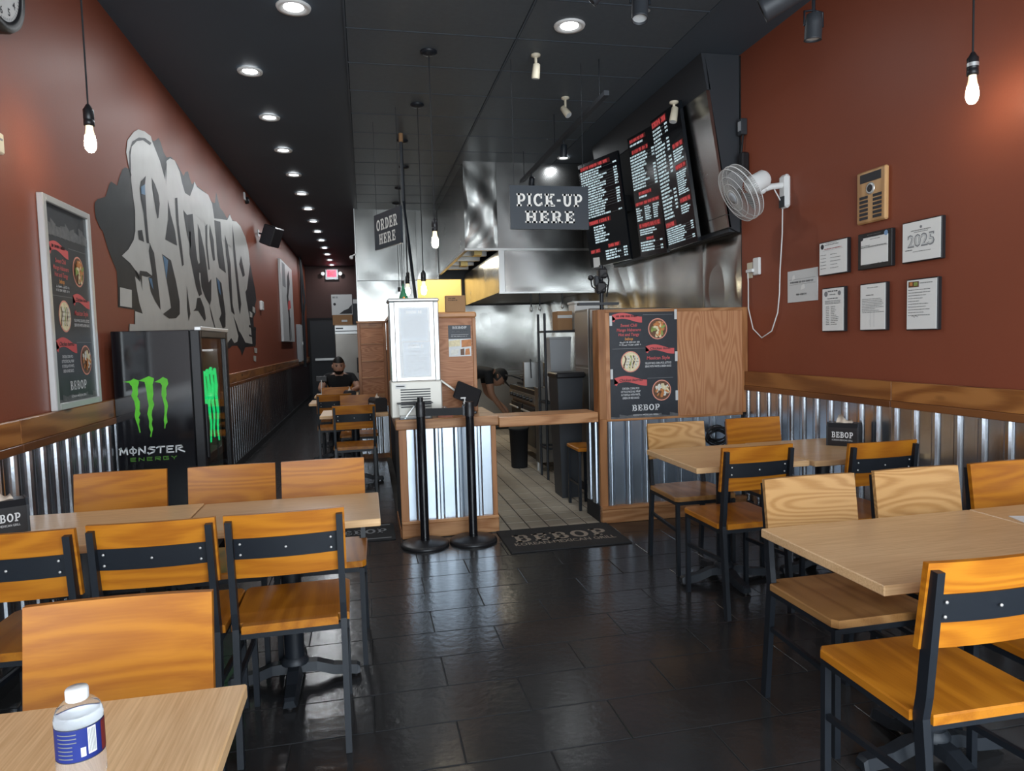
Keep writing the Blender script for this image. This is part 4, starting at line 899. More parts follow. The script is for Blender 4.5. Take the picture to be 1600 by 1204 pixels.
p = Print((1.245, 4.56-5.0, 0), (1, 0, 0), (0, 0, 1), .001)
for k, pts in CLAW.items(): p.poly(pts, 'claw_green')
p.build('claw_logo', dc)
p = Print((1.245, 4.56-5.0, 0), (1, 0, 0), (0, 0, 1), .001)
LT = {'M': [[(0, 0), (.1, .95), (.5, .2), (.9, 1), (1, 0)], [(-.08, .85), (.18, 1)]], 'O': [[(.5, .92), (.05, .65), (.1, .25), (.5, .08), (.9, .25), (.95, .65), (.5, .92)], [(.5, -.15), (.5, 1.12)]], 'N': [[(0, -.1), (.06, .95), (.85, .05), (.9, 1.1)]], 'S': [[(.95, .92), (.3, .95), (.1, .72), (.9, .5), (.8, .2), (.1, -.08)], [(.1, -.08), (-.05, .12)]], 'T': [[(-.1, .8), (.2, .95), (1.05, .95)], [(.5, .95), (.42, .02)]], 'E': [[(.95, .95), (.1, .95), (.05, .05), (1, .05)], [(.05, .5), (.8, .52)]], 'R': [[(.05, 0), (.1, .95), (.8, .98), (.95, .7), (.2, .5), (1.25, -.02)]]}
x = -1.482; wl_ = .366/7.25
for ch in 'MONSTER':
    for st in LT[ch]: p.stroke([(x+a*wl_*.80, .772+b*.040+(x+1.48)*.0) for a, b in st], .0085 if ch != 'O' else .007, 'logo_white')
    x += wl_*1.035
EN = {'E': [[(1, 1), (0, 1), (0, 0), (1, 0)], [(0, .5), (.9, .5)]], 'N': [[(0, 0), (0, 1), (1, 0), (1, 1)]], 'R': [[(0, 0), (0, 1), (1, 1), (1, .5), (0, .5), (1, 0)]], 'G': [[(1, 1), (0, 1), (0, 0), (1, 0), (1, .5), (.5, .5)]], 'Y': [[(0, 1), (.5, .5), (1, 1)], [(.5, .5), (.5, 0)]]}
x = -1.425
for ch in 'ENERGY':
    for st in EN[ch]: p.stroke([(x+a*.028, .729+b*.019) for a, b in st], .0042, 'logo_green')
    x += .0462
p.build('lettering', dc)
# neon claw mark hanging inside the glass door
nm_ = MB(); px = CX1-.038
for k, (ya, zt, zb) in enumerate(((4.735, 1.24, .84), (4.84, 1.25, .78), (4.95, 1.26, .80), (5.07, 1.25, .76))):
    pts = [(px, ya-.03, zt-.02), (px, ya+.03, zt+.01), (px, ya+.05, zt-.08)]+[(px, ya+.05+.018*math.sin(j*1.7+k), zt-.10-j*(zt-.10-zb)/6) for j in range(7)]
    nm_.tube(pts, [.010]*3+[.012-.0012*j for j in range(7)], 6)
o = nm_.build('neon_sign', 'neon_green', dc); o.location = (1.245, -5.0, 0)
wd = thing('wooden_board', 'narrow brown board leaning on the corrugated wall behind the drinks cooler', 'board', (-1.36, 7.0, 0)); o = MB().box((-.012, -.05, 0), (.012, .05, .52)).build('plank', 'oak_stile', wd); o.rotation_euler = (0, math.radians(-12), 0)
# ================================================================== CEILING: LIGHTS AND FITTINGS
def downlight(x, y, label, group, r=.075, power=7):
    t = thing('recessed_downlight', label, 'ceiling light', (x, y, ZC), 0, group)
    m = MB().lathe([(r*.74, -.0135), (r*.98, -.022), (r*1.22, -.0235), (r*1.28, -.013), (r*1.28, -.0105)], n=24, caps=False); m.build('trim_ring', 'white_plastic', t)
    MB().lathe([(.001, -.0165), (r*.5, -.0165), (r*.74, -.0135)], n=24, caps=False).build('lens', 'down_glow', t)
    l = area('downlight_lamp', (0, 0, -.03), (0, 0, 0), r*1.5, r*1.5, power, (.93, .97, 1), 'DISK'); l.parent = t
for k in range(13): downlight(-.793, 5.81+k*1.117, 'round recessed white downlight in the long row beside the mural wall', 'downlights along the corridor')
downlight(-.36, 4.70, 'single recessed white downlight near the front of the ceiling, left of the tile grid', None, .085, 9)
downlight(1.46, 4.69, 'single recessed white downlight in the ceiling above the pick-up sign', None, .085, 9)
downlight(2.39, 8.02, 'small recessed downlight right in front of the steel hood', None, .06, 1.5)
def pendant(x, y, zb, label, group=None, canopy=True, z_top=ZC-.012, blank=False):
    """zb: middle of the bulb"""
    t = thing('pendant_bulb', label, 'pendant light', (x, y, zb-.075), 0, group)
    top = z_top-(zb-.075)
    if canopy: MB().lathe([(.062, 0), (.062, -.010), (.045, -.022), (.012, -.030)], (0, 0, top), n=24).build('canopy', 'black_metal', t)
    MB().cyl((0, 0, .215), (0, 0, top), .0042, n=8).build('cord', 'matte_black', t)
    MB().lathe([(.018, .125), (.0235, .127), (.0235, .150), (.0215, .152), (.0235, .155), (.0235, .200), (.019, .205), (.008, .225)], n=20).build('socket', 'black_plastic', t)
    b = [(.001, 0), (.012, .003), (.021, .014), (.0258, .033), (.0252, .052), (.021, .080), (.0165, .106), (.015, .126)]
    MB().lathe(b[:6], n=24).build('bulb', 'bulb_glow', t)
    MB().lathe(b[5:], n=24, caps=False).build('bulb_neck', 'bulb_neck_glow', t)
    return t
pendant(-1.245, 3.70, 2.425, 'bare pendant bulb on a black cord beside the left red wall')
rb = pendant(2.70, 2.66, 2.475, 'bare pendant bulb on a black cord beside the right red wall')
MB().lathe([(.0242, .162), (.0242, .178)], n=20, caps=False).build('socket_band', 'silver_frame', rb)
pendant(.545, 5.25, 2.185, 'first hanging bulb over the order counter, highest of the row', None)
pendant(.545, 6.40, 1.915, 'second hanging bulb over the order counter, above the display case', None)
pendant(.47, 7.53, 1.99, 'third hanging bulb over the order counter, beside the leaning pole', None)
for y in (8.63, 9.79, 10.84):
    t = thing('unlit_pendant', 'black ceiling rose with an empty cord hanging behind the order sign', 'pendant light', (.545, y, 2.2), 0, 'empty pendant cords')
    MB().lathe([(.062, 0), (.062, -.010), (.045, -.022), (.012, -.030)], (0, 0, ZC-.012-2.2), n=24).build('canopy', 'black_metal', t); MB().cyl((0, 0, .06), (0, 0, ZC-.04-2.2), .0042, n=8).build('cord', 'matte_black', t); MB().cyl((0, 0, 0), (0, 0, .07), .022, n=14).build('socket', 'black_plastic', t)
# leaning pole
lp = thing('ceiling_pole', 'thin black pole running from the ceiling down behind the display case', 'pole', (.44, 7.28, 1.70))
MB().cyl((0, 0, 1.08), (0, 0, ZC-.012-1.70), .018).build('upper_pole', 'charcoal', lp); MB().tube([(.0, -.02, 1.15), (.03, -.3, .6), (.06, -.6, 0)], .016).build('lower_pole', 'black_metal', lp); MB().cyl((0, 0, ZC-.10-1.70), (0, 0, ZC-.014-1.70), .022).build('collar', 'cardboard', lp)
gp = thing('green_pennant', 'small green felt cone hanging on strings above the display case', 'ornament', (.375, 6.7, 1.80))
MB().lathe([(.052, 0), (.050, .012), (.012, .13), (.004, .17)], n=16).build('cone', 'green_felt', gp); MB().cyl((-.01, 0, .15), (-.02, 0, .55), .0025, n=6).build('string', 'black_metal', gp); MB().cyl((.01, 0, .15), (.02, 0, .55), .0025, n=6).build('string', 'black_metal', gp)
p = Print((0, -.05, .022), (1, 0, 0), (0, .25, 1)); p.disc(0, .012, .011, 'print_orange', 1, 10); p.build('badge', gp)
# hanging signs
def sign(name, label, c, u, w, h, lines, cords):
    c = Vector(c); u = Vector(u).normalized(); n = u.cross(Vector((0, 0, 1)))
    t = thing(name, label, 'sign', tuple(c)); th = .012
    m = MB(); P = lambda a, b, d: tuple(u*a+Vector((0, 0, b))+n*d)
    m.hexa([P(-w/2, 0, th), P(w/2, 0, th), P(w/2, 0, -th), P(-w/2, 0, -th), P(-w/2, h, th), P(w/2, h, th), P(w/2, h, -th), P(-w/2, h, -th)]); m.build('board', 'sign_board', t)
    p = Print(n*(th+.0005), u, (0, 0, 1))
    for txt, cy, tw, hh in lines: p.slab(txt, 0, cy, tw, hh, 'sign_white')
    p.build('lettering', t)
    for a in cords: MB().cyl(P(a, h, 0), P(a, ZC-.014-c.z, 0), .0018, n=6).build('cord', 'black_metal', t)
    return t
sign('pick_up_sign', 'hanging dark sign reading PICK-UP HERE above the pick-up gap', (1.455, 5.30, 2.262), (1, 0, 0), .635, .335, (('PICK-UP', .225, .53, .098), ('HERE', .095, .40, .092)), (-.28, .28))
sign('order_sign', 'hanging dark sign reading ORDER HERE turned sideways over the order counter', (.255, 6.71, 2.32), (.225, -.53, 0), .575, .335, (('ORDER', .225, .46, .105), ('HERE', .09, .36, .098)), (-.25, .25))
# suspended track with heads
tr = thing('light_track', 'black suspended light track running back above the pick-up sign', 'track light', (1.85, 6.5, 3.22))
MB().box((-.02, -1.46, 0), (.02, 1.45, .035)).build('rail', 'charcoal', tr)
for y in (-1.3, 0, 1.3): MB().cyl((0, y, .035), (0, y, ZC-.013-3.22), .004, n=6).build('hanger', 'black_metal', tr)
for y, tilt in ((-.30, 14), (.95, 30)):
    MB().cyl((0, y, 0), (0, y, -.06), .007, n=8).build('stem', 'black_metal', tr)
    hd_ = MB().lathe([(.018, .06), (.030, .05), (.034, -.05)], n=16).build('lamp_head', 'black_metal', tr, (0, y, -.10), (math.radians(tilt), 0, 0))
    MB().lathe([(.001, -.049), (.032, -.049)], n=16, caps=False).build('lamp_face', 'paper_dim', hd_)
# small white spotlights
def spot(x, y, ztop, label, tilt, rz, mtl='cream_plastic', drop=.06, L=.11, r=.032, group=None):
    t = thing('spotlight', label, 'spotlight', (x, y, ztop-drop-L), 0, group); top = drop+L
    MB().lathe([(.036, 0), (.036, -.012), (.014, -.022)], (0, 0, top), n=16).build('mount', mtl, t)
    MB().cyl((0, 0, L*.72), (0, 0, top-.01), .011, n=8).build('stem', mtl, t)
    o = MB().lathe([(.014, L*.5), (r*.85, L*.42), (r, -L*.42), (r*.9, -L*.5)], n=18).build('head', mtl, t, (0, 0, L*.45), (math.radians(tilt), 0, math.radians(rz)))
    MB().lathe([(.001, -L*.505), (r*.9, -L*.5)], n=18, caps=False).build('lens', 'paper_dim', o)
    return t
spot(1.345, 5.19, ZC-.012, 'small white spotlight on the ceiling tiles above the pick-up sign', 12, 20)
spot(1.83, 6.05, ZC-.012, 'small white spotlight turned sideways beyond the pick-up sign', -38, 40)
spot(2.53, 5.33, 3.30, 'small cream spotlight clipped over the top of the nearest menu screen', 15, 120, drop=.03, L=.13)
# dark track heads near the front, hanging from the ceiling
def track_head(x, y, z, label, L, r, rot):
    t = thing('track_spotlight', label, 'spotlight', (x, y, z)); top = ZC-z
    MB().cyl((0, 0, L*.3), (0, 0, top), .009, n=8).build('stem', 'black_metal', t); MB().lathe([(.05, 0), (.05, -.02), (.02, -.03)], (0, 0, top), n=16).build('mount', 'black_metal', t)
    m = MB(); m.tube([(-r*1.25, 0, 0), (-r*1.25, 0, L*.55), (0, 0, L*.62), (r*1.25, 0, L*.55), (r*1.25, 0, 0)], .006, 6); m.build('yoke', 'black_metal', t)
    o = MB().lathe([(r*.5, L*.5), (r*.9, L*.45), (r, L*.1), (r, -L*.45), (r*1.05, -L*.5), (r*.92, -L*.5), (r*.9, -L*.42)], n=24).build('head', 'charcoal', t, (0, 0, 0), rot)
    MB().lathe([(.001, -L*.43), (r*.9, -L*.43)], n=24, caps=False).build('lens', 'paper_dim', o)
    return t
track_head(1.33, 3.15, 2.965, 'dark cylinder spotlight hanging from the ceiling above the middle of the aisle', .17, .038, (math.radians(-14), math.radians(8), 0))
track_head(1.17, 3.2, 3.06, 'dark cylinder spotlight tilted away, left of the straight one above the aisle', .17, .038, (math.radians(20), math.radians(48), 0))
track_head(2.30, 3.22, 2.955, 'short dark cylinder spotlight near the right red wall', .13, .042, (math.radians(6), 0, 0))
track_head(2.075, 3.05, 3.035, 'large dark barrel spotlight lying slanted near the right red wall', .32, .060, (math.radians(35), math.radians(62), 0))
sk = thing('sprinkler', 'fire sprinkler on the ceiling near the dark spotlights', 'sprinkler', (1.87, 4.32, ZC-.055)); MB().cyl((0, 0, .01), (0, 0, .05), .009, n=8).build('pipe', 'silver_frame', sk); MB().lathe([(.022, 0), (.020, .004)], n=12).build('deflector', 'silver_frame', sk); MB().lathe([(.035, .05), (.03, .055)], n=16).build('rose', 'charcoal', sk)
# ================================================================== MENU SCREENS
def menu(label, R, Lf, seed, cols):
    """R, Lf: (xb, y, zb, xt, zt) of the near and far edge"""
    br, bl = Vector((R[0], R[1], R[2])), Vector((Lf[0], Lf[1], Lf[2])); tr_, tl = Vector((R[3], R[1], R[4])), Vector((Lf[3], Lf[1], Lf[4]))
    t = thing('menu_screen', label, 'menu screen', tuple((br+bl)/2)); o = (br+bl)/2
    u = (br-bl); W = u.length; u.normalize(); v = (tl-bl); Hh = v.length; v = (v-u*v.dot(u)).normalized(); n = u.cross(v); th = .03
    C = lambda a, b, d: tuple(bl-o+u*a+v*b-n*d)
    MB().hexa([C(0, 0, 0), C(W, 0, 0), C(W, 0, th), C(0, 0, th), C(0, Hh, 0), C(W, Hh, 0), C(W, Hh, th), C(0, Hh, th)]).build('panel', 'screen_black', t)
    p = Print(bl-o, u, v, .001); rn = random.Random(seed)
    for x0, x1, blocks in cols:
        for y0, y1, rows, kind in blocks:
            a, b = x0*W, x1*W; h = (y1-y0)*Hh
            if kind == 'head':
                p.rect(a, y0*Hh, b, y1*Hh, 'print_red_dark', 1); p.micro(a+.005, y0*Hh+h*.15, b-a-.01, h*.7, 'screen_red', 2, seed=seed+int(y0*99))
            else:
                for r in range(rows):
                    yy = y1*Hh-(r+.5)*h/rows; lh = min(.0165, h/rows*.60); wl2 = (b-a)*(rn.uniform(.50, .74) if kind == 'list' else rn.uniform(.6, .95))
                    p.micro(a, yy, wl2, lh, 'screen_white', 1, seed=seed*50+r+int(y0*999))
                    if kind == 'list' and rn.random() < .8: p.micro(b-.05, yy, .05, lh, 'screen_white', 1, seed=r); p.rect(a+wl2+.01, yy+.001, b-.055, yy+.0028, 'ink_grey', 1)
    p.build('menu_print', t)
    if seed == 9: MB().hexa([C(W*.35, Hh*.45, th+.03), C(W*.95, Hh*.45, th+.03), C(W*1.0, Hh*.45, .30), C(W*.9, Hh*.45, .30), C(W*.35, Hh*.6, th+.03), C(W*.95, Hh*.6, th+.03), C(W*1.0, Hh*.6, .30), C(W*.9, Hh*.6, .30)]).build('wall_arm', 'matte_black', t)
    MB().hexa([C(W*.3, Hh*.3, th+.001), C(W*.7, Hh*.3, th+.001), C(W*.7, Hh*.3, th+.03), C(W*.3, Hh*.3, th+.03), C(W*.3, Hh*.7, th+.001), C(W*.7, Hh*.7, th+.001), C(W*.7, Hh*.7, th+.03), C(W*.3, Hh*.7, th+.03)]).build('wall_bracket', 'matte_black', t)
menu('nearest lit menu screen, next to the bare steel soffit end', (2.745, 5.355, 2.185, 2.585, 3.30), (2.735, 5.90, 2.18, 2.575, 3.32), 3,
     [(.03, .55, [(.93, .985, 1, 'head'), (.22, .92, 26, 'list')]), (.62, .97, [(.70, .74, 1, 'head'), (.60, .69, 5, 'text'), (.545, .585, 1, 'head'), (.36, .53, 11, 'text'), (.305, .345, 1, 'head'), (.22, .29, 4, 'text')]), (.03, .40, [(.165, .21, 1, 'head')]), (.03, .95, [(.03, .16, 8, 'list')])])
menu('middle lit menu screen between the two others', (2.748, 5.965, 2.17, 2.575, 3.275), (2.715, 6.50, 2.195, 2.56, 3.32), 5,
     [(.08, .7, [(.945, .98, 1, 'head'), (.90, .94, 1, 'text')]), (.12, .75, [(.85, .89, 1, 'head')]), (.03, .95, [(.55, .84, 12, 'list')]), (.2, .7, [(.505, .54, 1, 'head'), (.47, .50, 1, 'text')]), (.03, .95, [(.425, .46, 1, 'head')]), (.03, .28, [(.29, .41, 6, 'text')]), (.36, .62, [(.29, .41, 7, 'text')]), (.68, .92, [(.29, .41, 7, 'text')]), (.08, .9, [(.235, .28, 1, 'head'), (.17, .225, 3, 'text')]), (.3, .6, [(.13, .16, 1, 'head')]), (.06, .9, [(.03, .12, 4, 'list')])])
menu('farthest lit menu screen, turned towards the order counter', (2.69, 6.70, 2.20, 2.56, 3.30), (2.43, 7.20, 2.16, 2.32, 3.25), 9,
     [(.05, .8, [(.93, .97, 1, 'head')]), (.04, .95, [(.46, .92, 19, 'list')]), (.1, .65, [(.40, .445, 1, 'head')]), (.2, .6, [(.21, .38, 7, 'text')]), (.05, .3, [(.13, .17, 1, 'head')]), (.5, .8, [(.15, .19, 1, 'head')]), (.42, .95, [(.03, .13, 4, 'list')])])
mp_ = thing('screen_note', 'white printed note taped to the bottom of the farthest menu screen', 'note', (2.452, 7.10, 2.165)); m = MB(); m.hexa([(-.006, .06, 0), (-.003, .061, 0), (.040, -.02, 0), (.037, -.021, 0), (-.012, .06, .10), (-.009, .061, .10), (.034, -.02, .10), (.031, -.021, .10)]); m.build('sheet', 'paper', mp_)
# ================================================================== RIGHT WALL
def framed(name, label, y0, y1, z0, z1, mt, seed, kind, cat='certificate', border='black_plastic', inset=.006, dpt=.026):
    t = thing(name, label, cat, (XR, (y0+y1)/2, z0)); w = abs(y1-y0); h = z1-z0
    MB().box((-dpt, -w/2, 0), (0, w/2, h), 0, .003).build('frame', border, t)
    MB().box((-dpt-.002, -w/2+inset, inset), (-dpt, w/2-inset, h-inset)).build('sheet', mt, t)
    p = Print((-dpt-.0025, w/2, 0), (0, -1, 0), (0, 0, 1), .0006); rn = random.Random(seed); i = inset
    if kind == '2025':
        p.text('2025', w*.5, h*.52, h*.30, 'ink_grey', w=w*.68, bold=.03); p.text('2025', w*.5, h*.52, h*.26, 'paper_dim', 2, w=w*.63); p.disc(w*.5, h*.83, h*.035, 'ink_grey'); p.micro(w*.25, h*.75, w*.5, h*.018, 'ink_black'); p.micro(w*.32, h*.71, w*.36, h*.014, 'ink_black'); p.micro(w*.1, h*.29, w*.2, h*.02, 'ink_black'); p.micro(w*.3, h*.24, w*.45, h*.015, 'ink_grey')
    elif kind == 'dense':
        p.disc(w*.2, h*.86, w*.08, 'ink_grey'); p.disc(w*.8, h*.86, w*.07, 'ink_grey', n=12); p.micro(w*.28, h*.90, w*.45, h*.03, 'ink_black'); p.micro(w*.35, h*.83, w*.3, h*.02, 'ink_grey'); p.micro(w*.25, h*.74, w*.5, h*.02, 'ink_black')
        for k in range(3): p.micro(w*.15, h*(.69-.03*k), w*.7, h*.014, 'ink_grey')
        for k in range(11): p.micro(w*.2, h*(.56-.04*k), w*.16, h*.014, 'ink_black'); p.micro(w*.42, h*(.56-.04*k), w*rn.uniform(.15, .38), h*.014, 'ink_grey')
    elif kind == 'seal':
        p.disc(w*.13, h*.86, w*.05, 'ink_black'); p.disc(w*.85, h*.90, w*.055, 'blue_box'); p.micro(w*.3, h*.92, w*.4, h*.02, 'ink_grey'); p.micro(w*.27, h*.86, w*.46, h*.018, 'ink_grey'); p.micro(w*.38, h*.80, w*.3, h*.014, 'ink_black'); p.micro(w*.08, h*.64, w*.3, h*.016, 'ink_black'); p.micro(w*.08, h*.60, w*.8, h*.022, 'ink_black'); p.rect(w*.06, h*.585, w*.94, h*.59, 'ink_black')
        p.stroke([(w*.6+w*.04*k, h*(.12+.03*math.sin(k*2.1))) for k in range(7)], h*.008, 'ink_black'); p.micro(w*.2, h*.10, w*.2, h*.015, 'ink_grey')
    elif kind == 'photo':
        p.rect(w*.08, h*.84, w*.42, h*.95, 'food_d', 1); p.rect(w*.12, h*.87, w*.22, h*.94, 'food_a', 2); p.rect(w*.26, h*.86, w*.38, h*.93, 'food_b', 2); p.micro(w*.45, h*.90, w*.4, h*.018, 'ink_grey')
        for k in range(10): p.micro(w*.08, h*(.78-.055*k), w*rn.uniform(.35, .8), h*.014, 'ink_grey')
        p.stroke([(w*.2+w*.04*k, h*(.27+.02*math.sin(k*2.4))) for k in range(6)], h*.006, 'ink_black')
    elif kind == 'letter':
        p.micro(w*.3, h*.90, w*.4, h*.014, 'ink_grey'); p.micro(w*.25, h*.74, w*.3, h*.018, 'ink_black')
        for k in range(9): p.micro(w*.1, h*(.66-.035*k), w*rn.uniform(.5, .85), h*.013, 'ink_grey')
        p.rect(w*.42, h*.08, w*.425, h*.42, 'ink_grey'); p.rect(w*.56, h*.08, w*.565, h*.42, 'ink_grey')
    else:
        p.disc(w*.13, h*.86, w*.06, 'ink_black', n=12); p.micro(w*.25, h*.93, w*.4, h*.018, 'ink_grey'); p.micro(w*.22, h*.88, w*.5, h*.022, 'ink_black'); p.micro(w*.2, h*.76, w*.62, h*.025, 'print_red'); p.rect(w*.15, h*.73, w*.86, h*.735, 'ink_grey')
        for k in range(5): p.micro(w*.07, h*(.60-.10*k), w*.2, h*.016, 'ink_black'); p.micro(w*.42, h*(.59-.10*k), w*rn.uniform(.2, .4), h*.016, 'ink_grey')
    p.build('printing', t); return t
framed('framed_certificate', 'framed certificate with a small black crest and red title line, upper row nearest the fan', 3.735, 4.005, 1.762, 1.975, 'paper', 1, 'plain')
framed('framed_certificate', 'certificate with a seal and signature in a wide black frame under the wooden plaque', 3.373, 3.645, 1.762, 1.973, 'paper', 2, 'seal', inset=.028)
framed('framed_certificate', 'framed certificate showing a big grey 2025', 3.030, 3.297, 1.762, 1.981, 'paper', 3, '2025')
framed('framed_certificate', 'narrow framed licence packed with small print, below the crest certificate', 3.763, 3.975, 1.402, 1.681, 'paper', 4, 'dense')
framed('framed_certificate', 'framed letter with two vertical lines, below the black-framed certificate', 3.412, 3.624, 1.402, 1.678, 'paper', 5, 'letter')
framed('framed_certificate', 'framed letter with a small colour photo at its top corner, below the 2025 certificate', 3.050, 3.262, 1.397, 1.672, 'paper', 6, 'photo')
lp2 = thing('laminated_notice', 'crinkled laminated white notice on the right red wall between outlet and certificates', 'notice', (XR, 4.215, 1.612)); MB().box((-.005, -.165, 0), (0, .165, .217), 0, .001).build('sheet', 'paper_dim', lp2)
p = Print((-.0055, .165, 0), (0, -1, 0), (0, 0, 1), .0006); p.rect(.02, .12, .31, .122, 'ink_grey'); p.rect(.02, .155, .31, .157, 'ink_grey'); p.micro(.03, .13, .26, .012, 'ink_grey'); p.micro(.1, .045, .12, .012, 'ink_grey'); p.quad([(.05, .15), (.09, .16), (.08, .19), (.06, .18)], 'paper', 1); p.quad([(.15, .08), (.2, .09), (.19, .12), (.16, .11)], 'paper', 1); p.build('printing', lp2)
pl = thing('wooden_plaque', 'upright oak award plaque with a medal and rows of black name plates', 'plaque', (XR, 3.54, 2.03)); MB().box((-.028, -.118, 0), (0, .118, .303), 0, .008).build('board', 'plaque_wood', pl)
MB().box((-.031, -.085, .235), (-.028, .085, .285), 0, .001).build('title_plate', 'ink_black', pl); MB().lathe([(.034, 0), (.034, .004), (.026, .006)], (-.028, 0, .195), (-1, 0, 0), n=24).build('medal', 'silver_frame', pl); MB().lathe([(.022, .0062), (.001, .0064)], (-.028, 0, .195), (-1, 0, 0), n=24, caps=False).build('medal_face', 'ink_black', pl)
for k in range(6):
    for s in (-1, 1): MB().box((-.0305, s*.055-.034, .022+k*.024), (-.028, s*.055+.034, .038+k*.024)).build('name_plate', 'ink_black', pl)
# outlets with plug
ol = thing('wall_outlet', 'cream double outlet with a white plug on the right red wall below the fan', 'outlet', (XR, 4.81, 1.905))
MB().box((-.008, .02, -.075), (0, .095, .045), 0, .004).build('cover_plate', 'cream_plastic', ol); MB().box((-.022, -.095, -.06), (0, -.01, .07), 0, .006).build('switch_box', 'white_plastic', ol); MB().box((-.04, -.03, -.035), (-.008, .06, -.01), 0, .004).build('plug', 'white_plastic', ol)
# wall fan
fn = thing('wall_fan', 'white wall-mounted fan with a wire cage on the right red wall', 'fan', (XR, 4.38, 2.40))
MB().box((-.05, -.045, -.13), (0, .045, .10), 0, .018).build('wall_mount', 'white_plastic', fn); MB().box((-.052, -.03, -.125), (-.048, .03, -.05)).build('control_panel', 'charcoal', fn)
MB().tube([(-.03, .0, .03), (-.12, .01, .02), (-.19, .02, .0)], .022, 10).build('arm', 'white_plastic', fn); MB().ball((-.19, .02, .0), .032).build('pivot', 'white_plastic', fn)
ax = Vector((-.86, .10, -.50)).normalized(); hub = Vector((-.24, .01, .0))
def along(d): return hub+ax*d
MB().lathe([(.045, -.09), (.062, -.07), (.066, .02), (.055, .06), (.03, .075)], along(0)+Vector((0, 0, .04)), ax, n=20).build('motor', 'white_plastic', fn)
R_ = .20; u_ = ax.orthogonal().normalized(); v_ = ax.cross(u_); cc = along(.13)+Vector((0, 0, .04))
cage = MB()
for d, r in ((0, R_), (.035, R_*.985), (-.035, R_*.985)): cage.tube([cc+ax*d+u_*r*math.cos(a)+v_*r*math.sin(a) for a in [i*math.pi/24 for i in range(48)]], .004 if d == 0 else .0025, 6, closed=True)
for r, d in ((.15, .055), (.10, .062), (.055, .065)): cage.tube([cc+ax*d+u_*r*math.cos(a)+v_*r*math.sin(a) for a in [i*math.pi/20 for i in range(40)]], .0018, 4, closed=True)
ring = cage.build('cage_rings', 'white_plastic', fn)
wires = MB()
for i in range(84):
    a = i*2*math.pi/84; e = u_*math.cos(a)+v_*math.sin(a)
    wires.tube([cc+ax*.065+e*.04, cc+ax*.058+e*.13, cc+ax*.035+e*R_*.985, cc+e*R_, cc-ax*.035+e*R_*.985, cc-ax*.055+e*.12, cc-ax*.055+e*.06], .0012, 4)
wr_ = wires.build('cage_wires', 'cage_wire', fn); wr_['kind'] = 'stuff'
MB().lathe([(.042, .064), (.042, .070), (.02, .074)], cc, ax, n=20).build('badge', 'grey_plastic', fn)
for k in range(3):
    m = MB(); vs = []
    for j in range(7):
        a = k*2.094+j*.22-.6; e = u_*math.cos(a)+v_*math.sin(a); tw = .018*(j-3)/3
        vs += [cc+e*.035+ax*tw*.4, cc+e*(.165-.02*abs(j-3)/3)+ax*tw]
    m._add(vs, [(2*j, 2*j+1, 2*j+3, 2*j+2) for j in range(6)], 0, True); m.build('blade', 'acrylic' if False else 'grey_plastic', fn)
cd_ = MB().tube([(-.10, .01, .0), (-.03, .02, -.10), (-.02, .04, -.30), (-.018, .07, -.55), (-.02, .075, -.72), (-.018, .10, -.85), (-.02, .17, -.98), (-.02, .30, -1.03), (-.02, .42, -.96), (-.02, .485, -.80), (-.02, .485, -.60), (-.03, .475, -.52)], .0045, 6)
cd_.build('power_cord', 'white_plastic', fn)
jb = thing('junction_box', 'small dark electrical box with cables high beside the fan', 'electrical box', (XR, 4.93, 2.93)); MB().box((-.05, -.03, 0), (0, .03, .12), 0, .004).build('box', 'charcoal', jb); MB().tube([(-.02, 0, 0), (-.03, .01, -.15), (-.02, -.01, -.30)], .008, 6).build('cable', 'matte_black', jb); MB().box((-.06, -.06, -.32), (0, .0, -.14), 0, .01).build('transformer', 'black_plastic', jb); MB().box((-.052, -.02, .03), (-.05, .02, .10)).build('cover', 'grey_plastic', jb)
# ================================================================== PARTITION POSTER, MAT, STANCHIONS
po = thing('wall_poster', 'black menu poster with three dishes taped to the oak partition', 'poster', (2.063, 4.915, .79))
MB().box((-.272, -.004, -.002), (.272, -.0005, .815)).build('sheet', 'print_black', po)
poster_print((-.272, -.0045, -.002), (1, 0, 0), (0, 0, 1), .544, .817, 'printed_sheet', po)
for x, z in ((-.272, .70), (.250, .74), (-.272, .30), (.252, .42), (.2525, .12)): MB().box((x, -.008, z), (x+.02, -.0066, z+.075)).build('tape', 'paper_dim', po)
fm = thing('floor_mat', 'black rubber floor mat with tan lettering in front of the pick-up gap', 'mat', (1.305, 4.63, 0))
MB().box((-.42, -.268, .0), (.425, .275, .010), 0, .004).build('mat_base', 'rubber_mat', fm)
p = Print((-.42, -.268, .0102), (1, 0, 0), (0, 1, 0), .0006); p.slab('BEBOP', .42, .30, .68, .165, 'mat_letters'); p.text('KOREAN-MEXICAN GRILL', .42, .165, .062, 'mat_letters', w=.72, bold=.012); p.build('lettering', fm)
f2 = thing('floor_mat', 'dark patterned floor mat in the corridor mouth left of the order counter', 'mat', (-.06, 5.16, 0)); MB().box((-.30, -.22, 0), (.22, .22, .009), 0, .004).build('mat_base', 'rubber_mat', f2); p = Print((-.30, -.22, .0092), (1, 0, 0), (0, 1, 0), .0006)
p.rect(.03, .03, .49, .05, 'ink_grey'); p.rect(.03, .39, .49, .41, 'ink_grey'); p.slab('BEBOP', .26, .24, .40, .12, 'ink_grey'); p.build('lettering', f2)
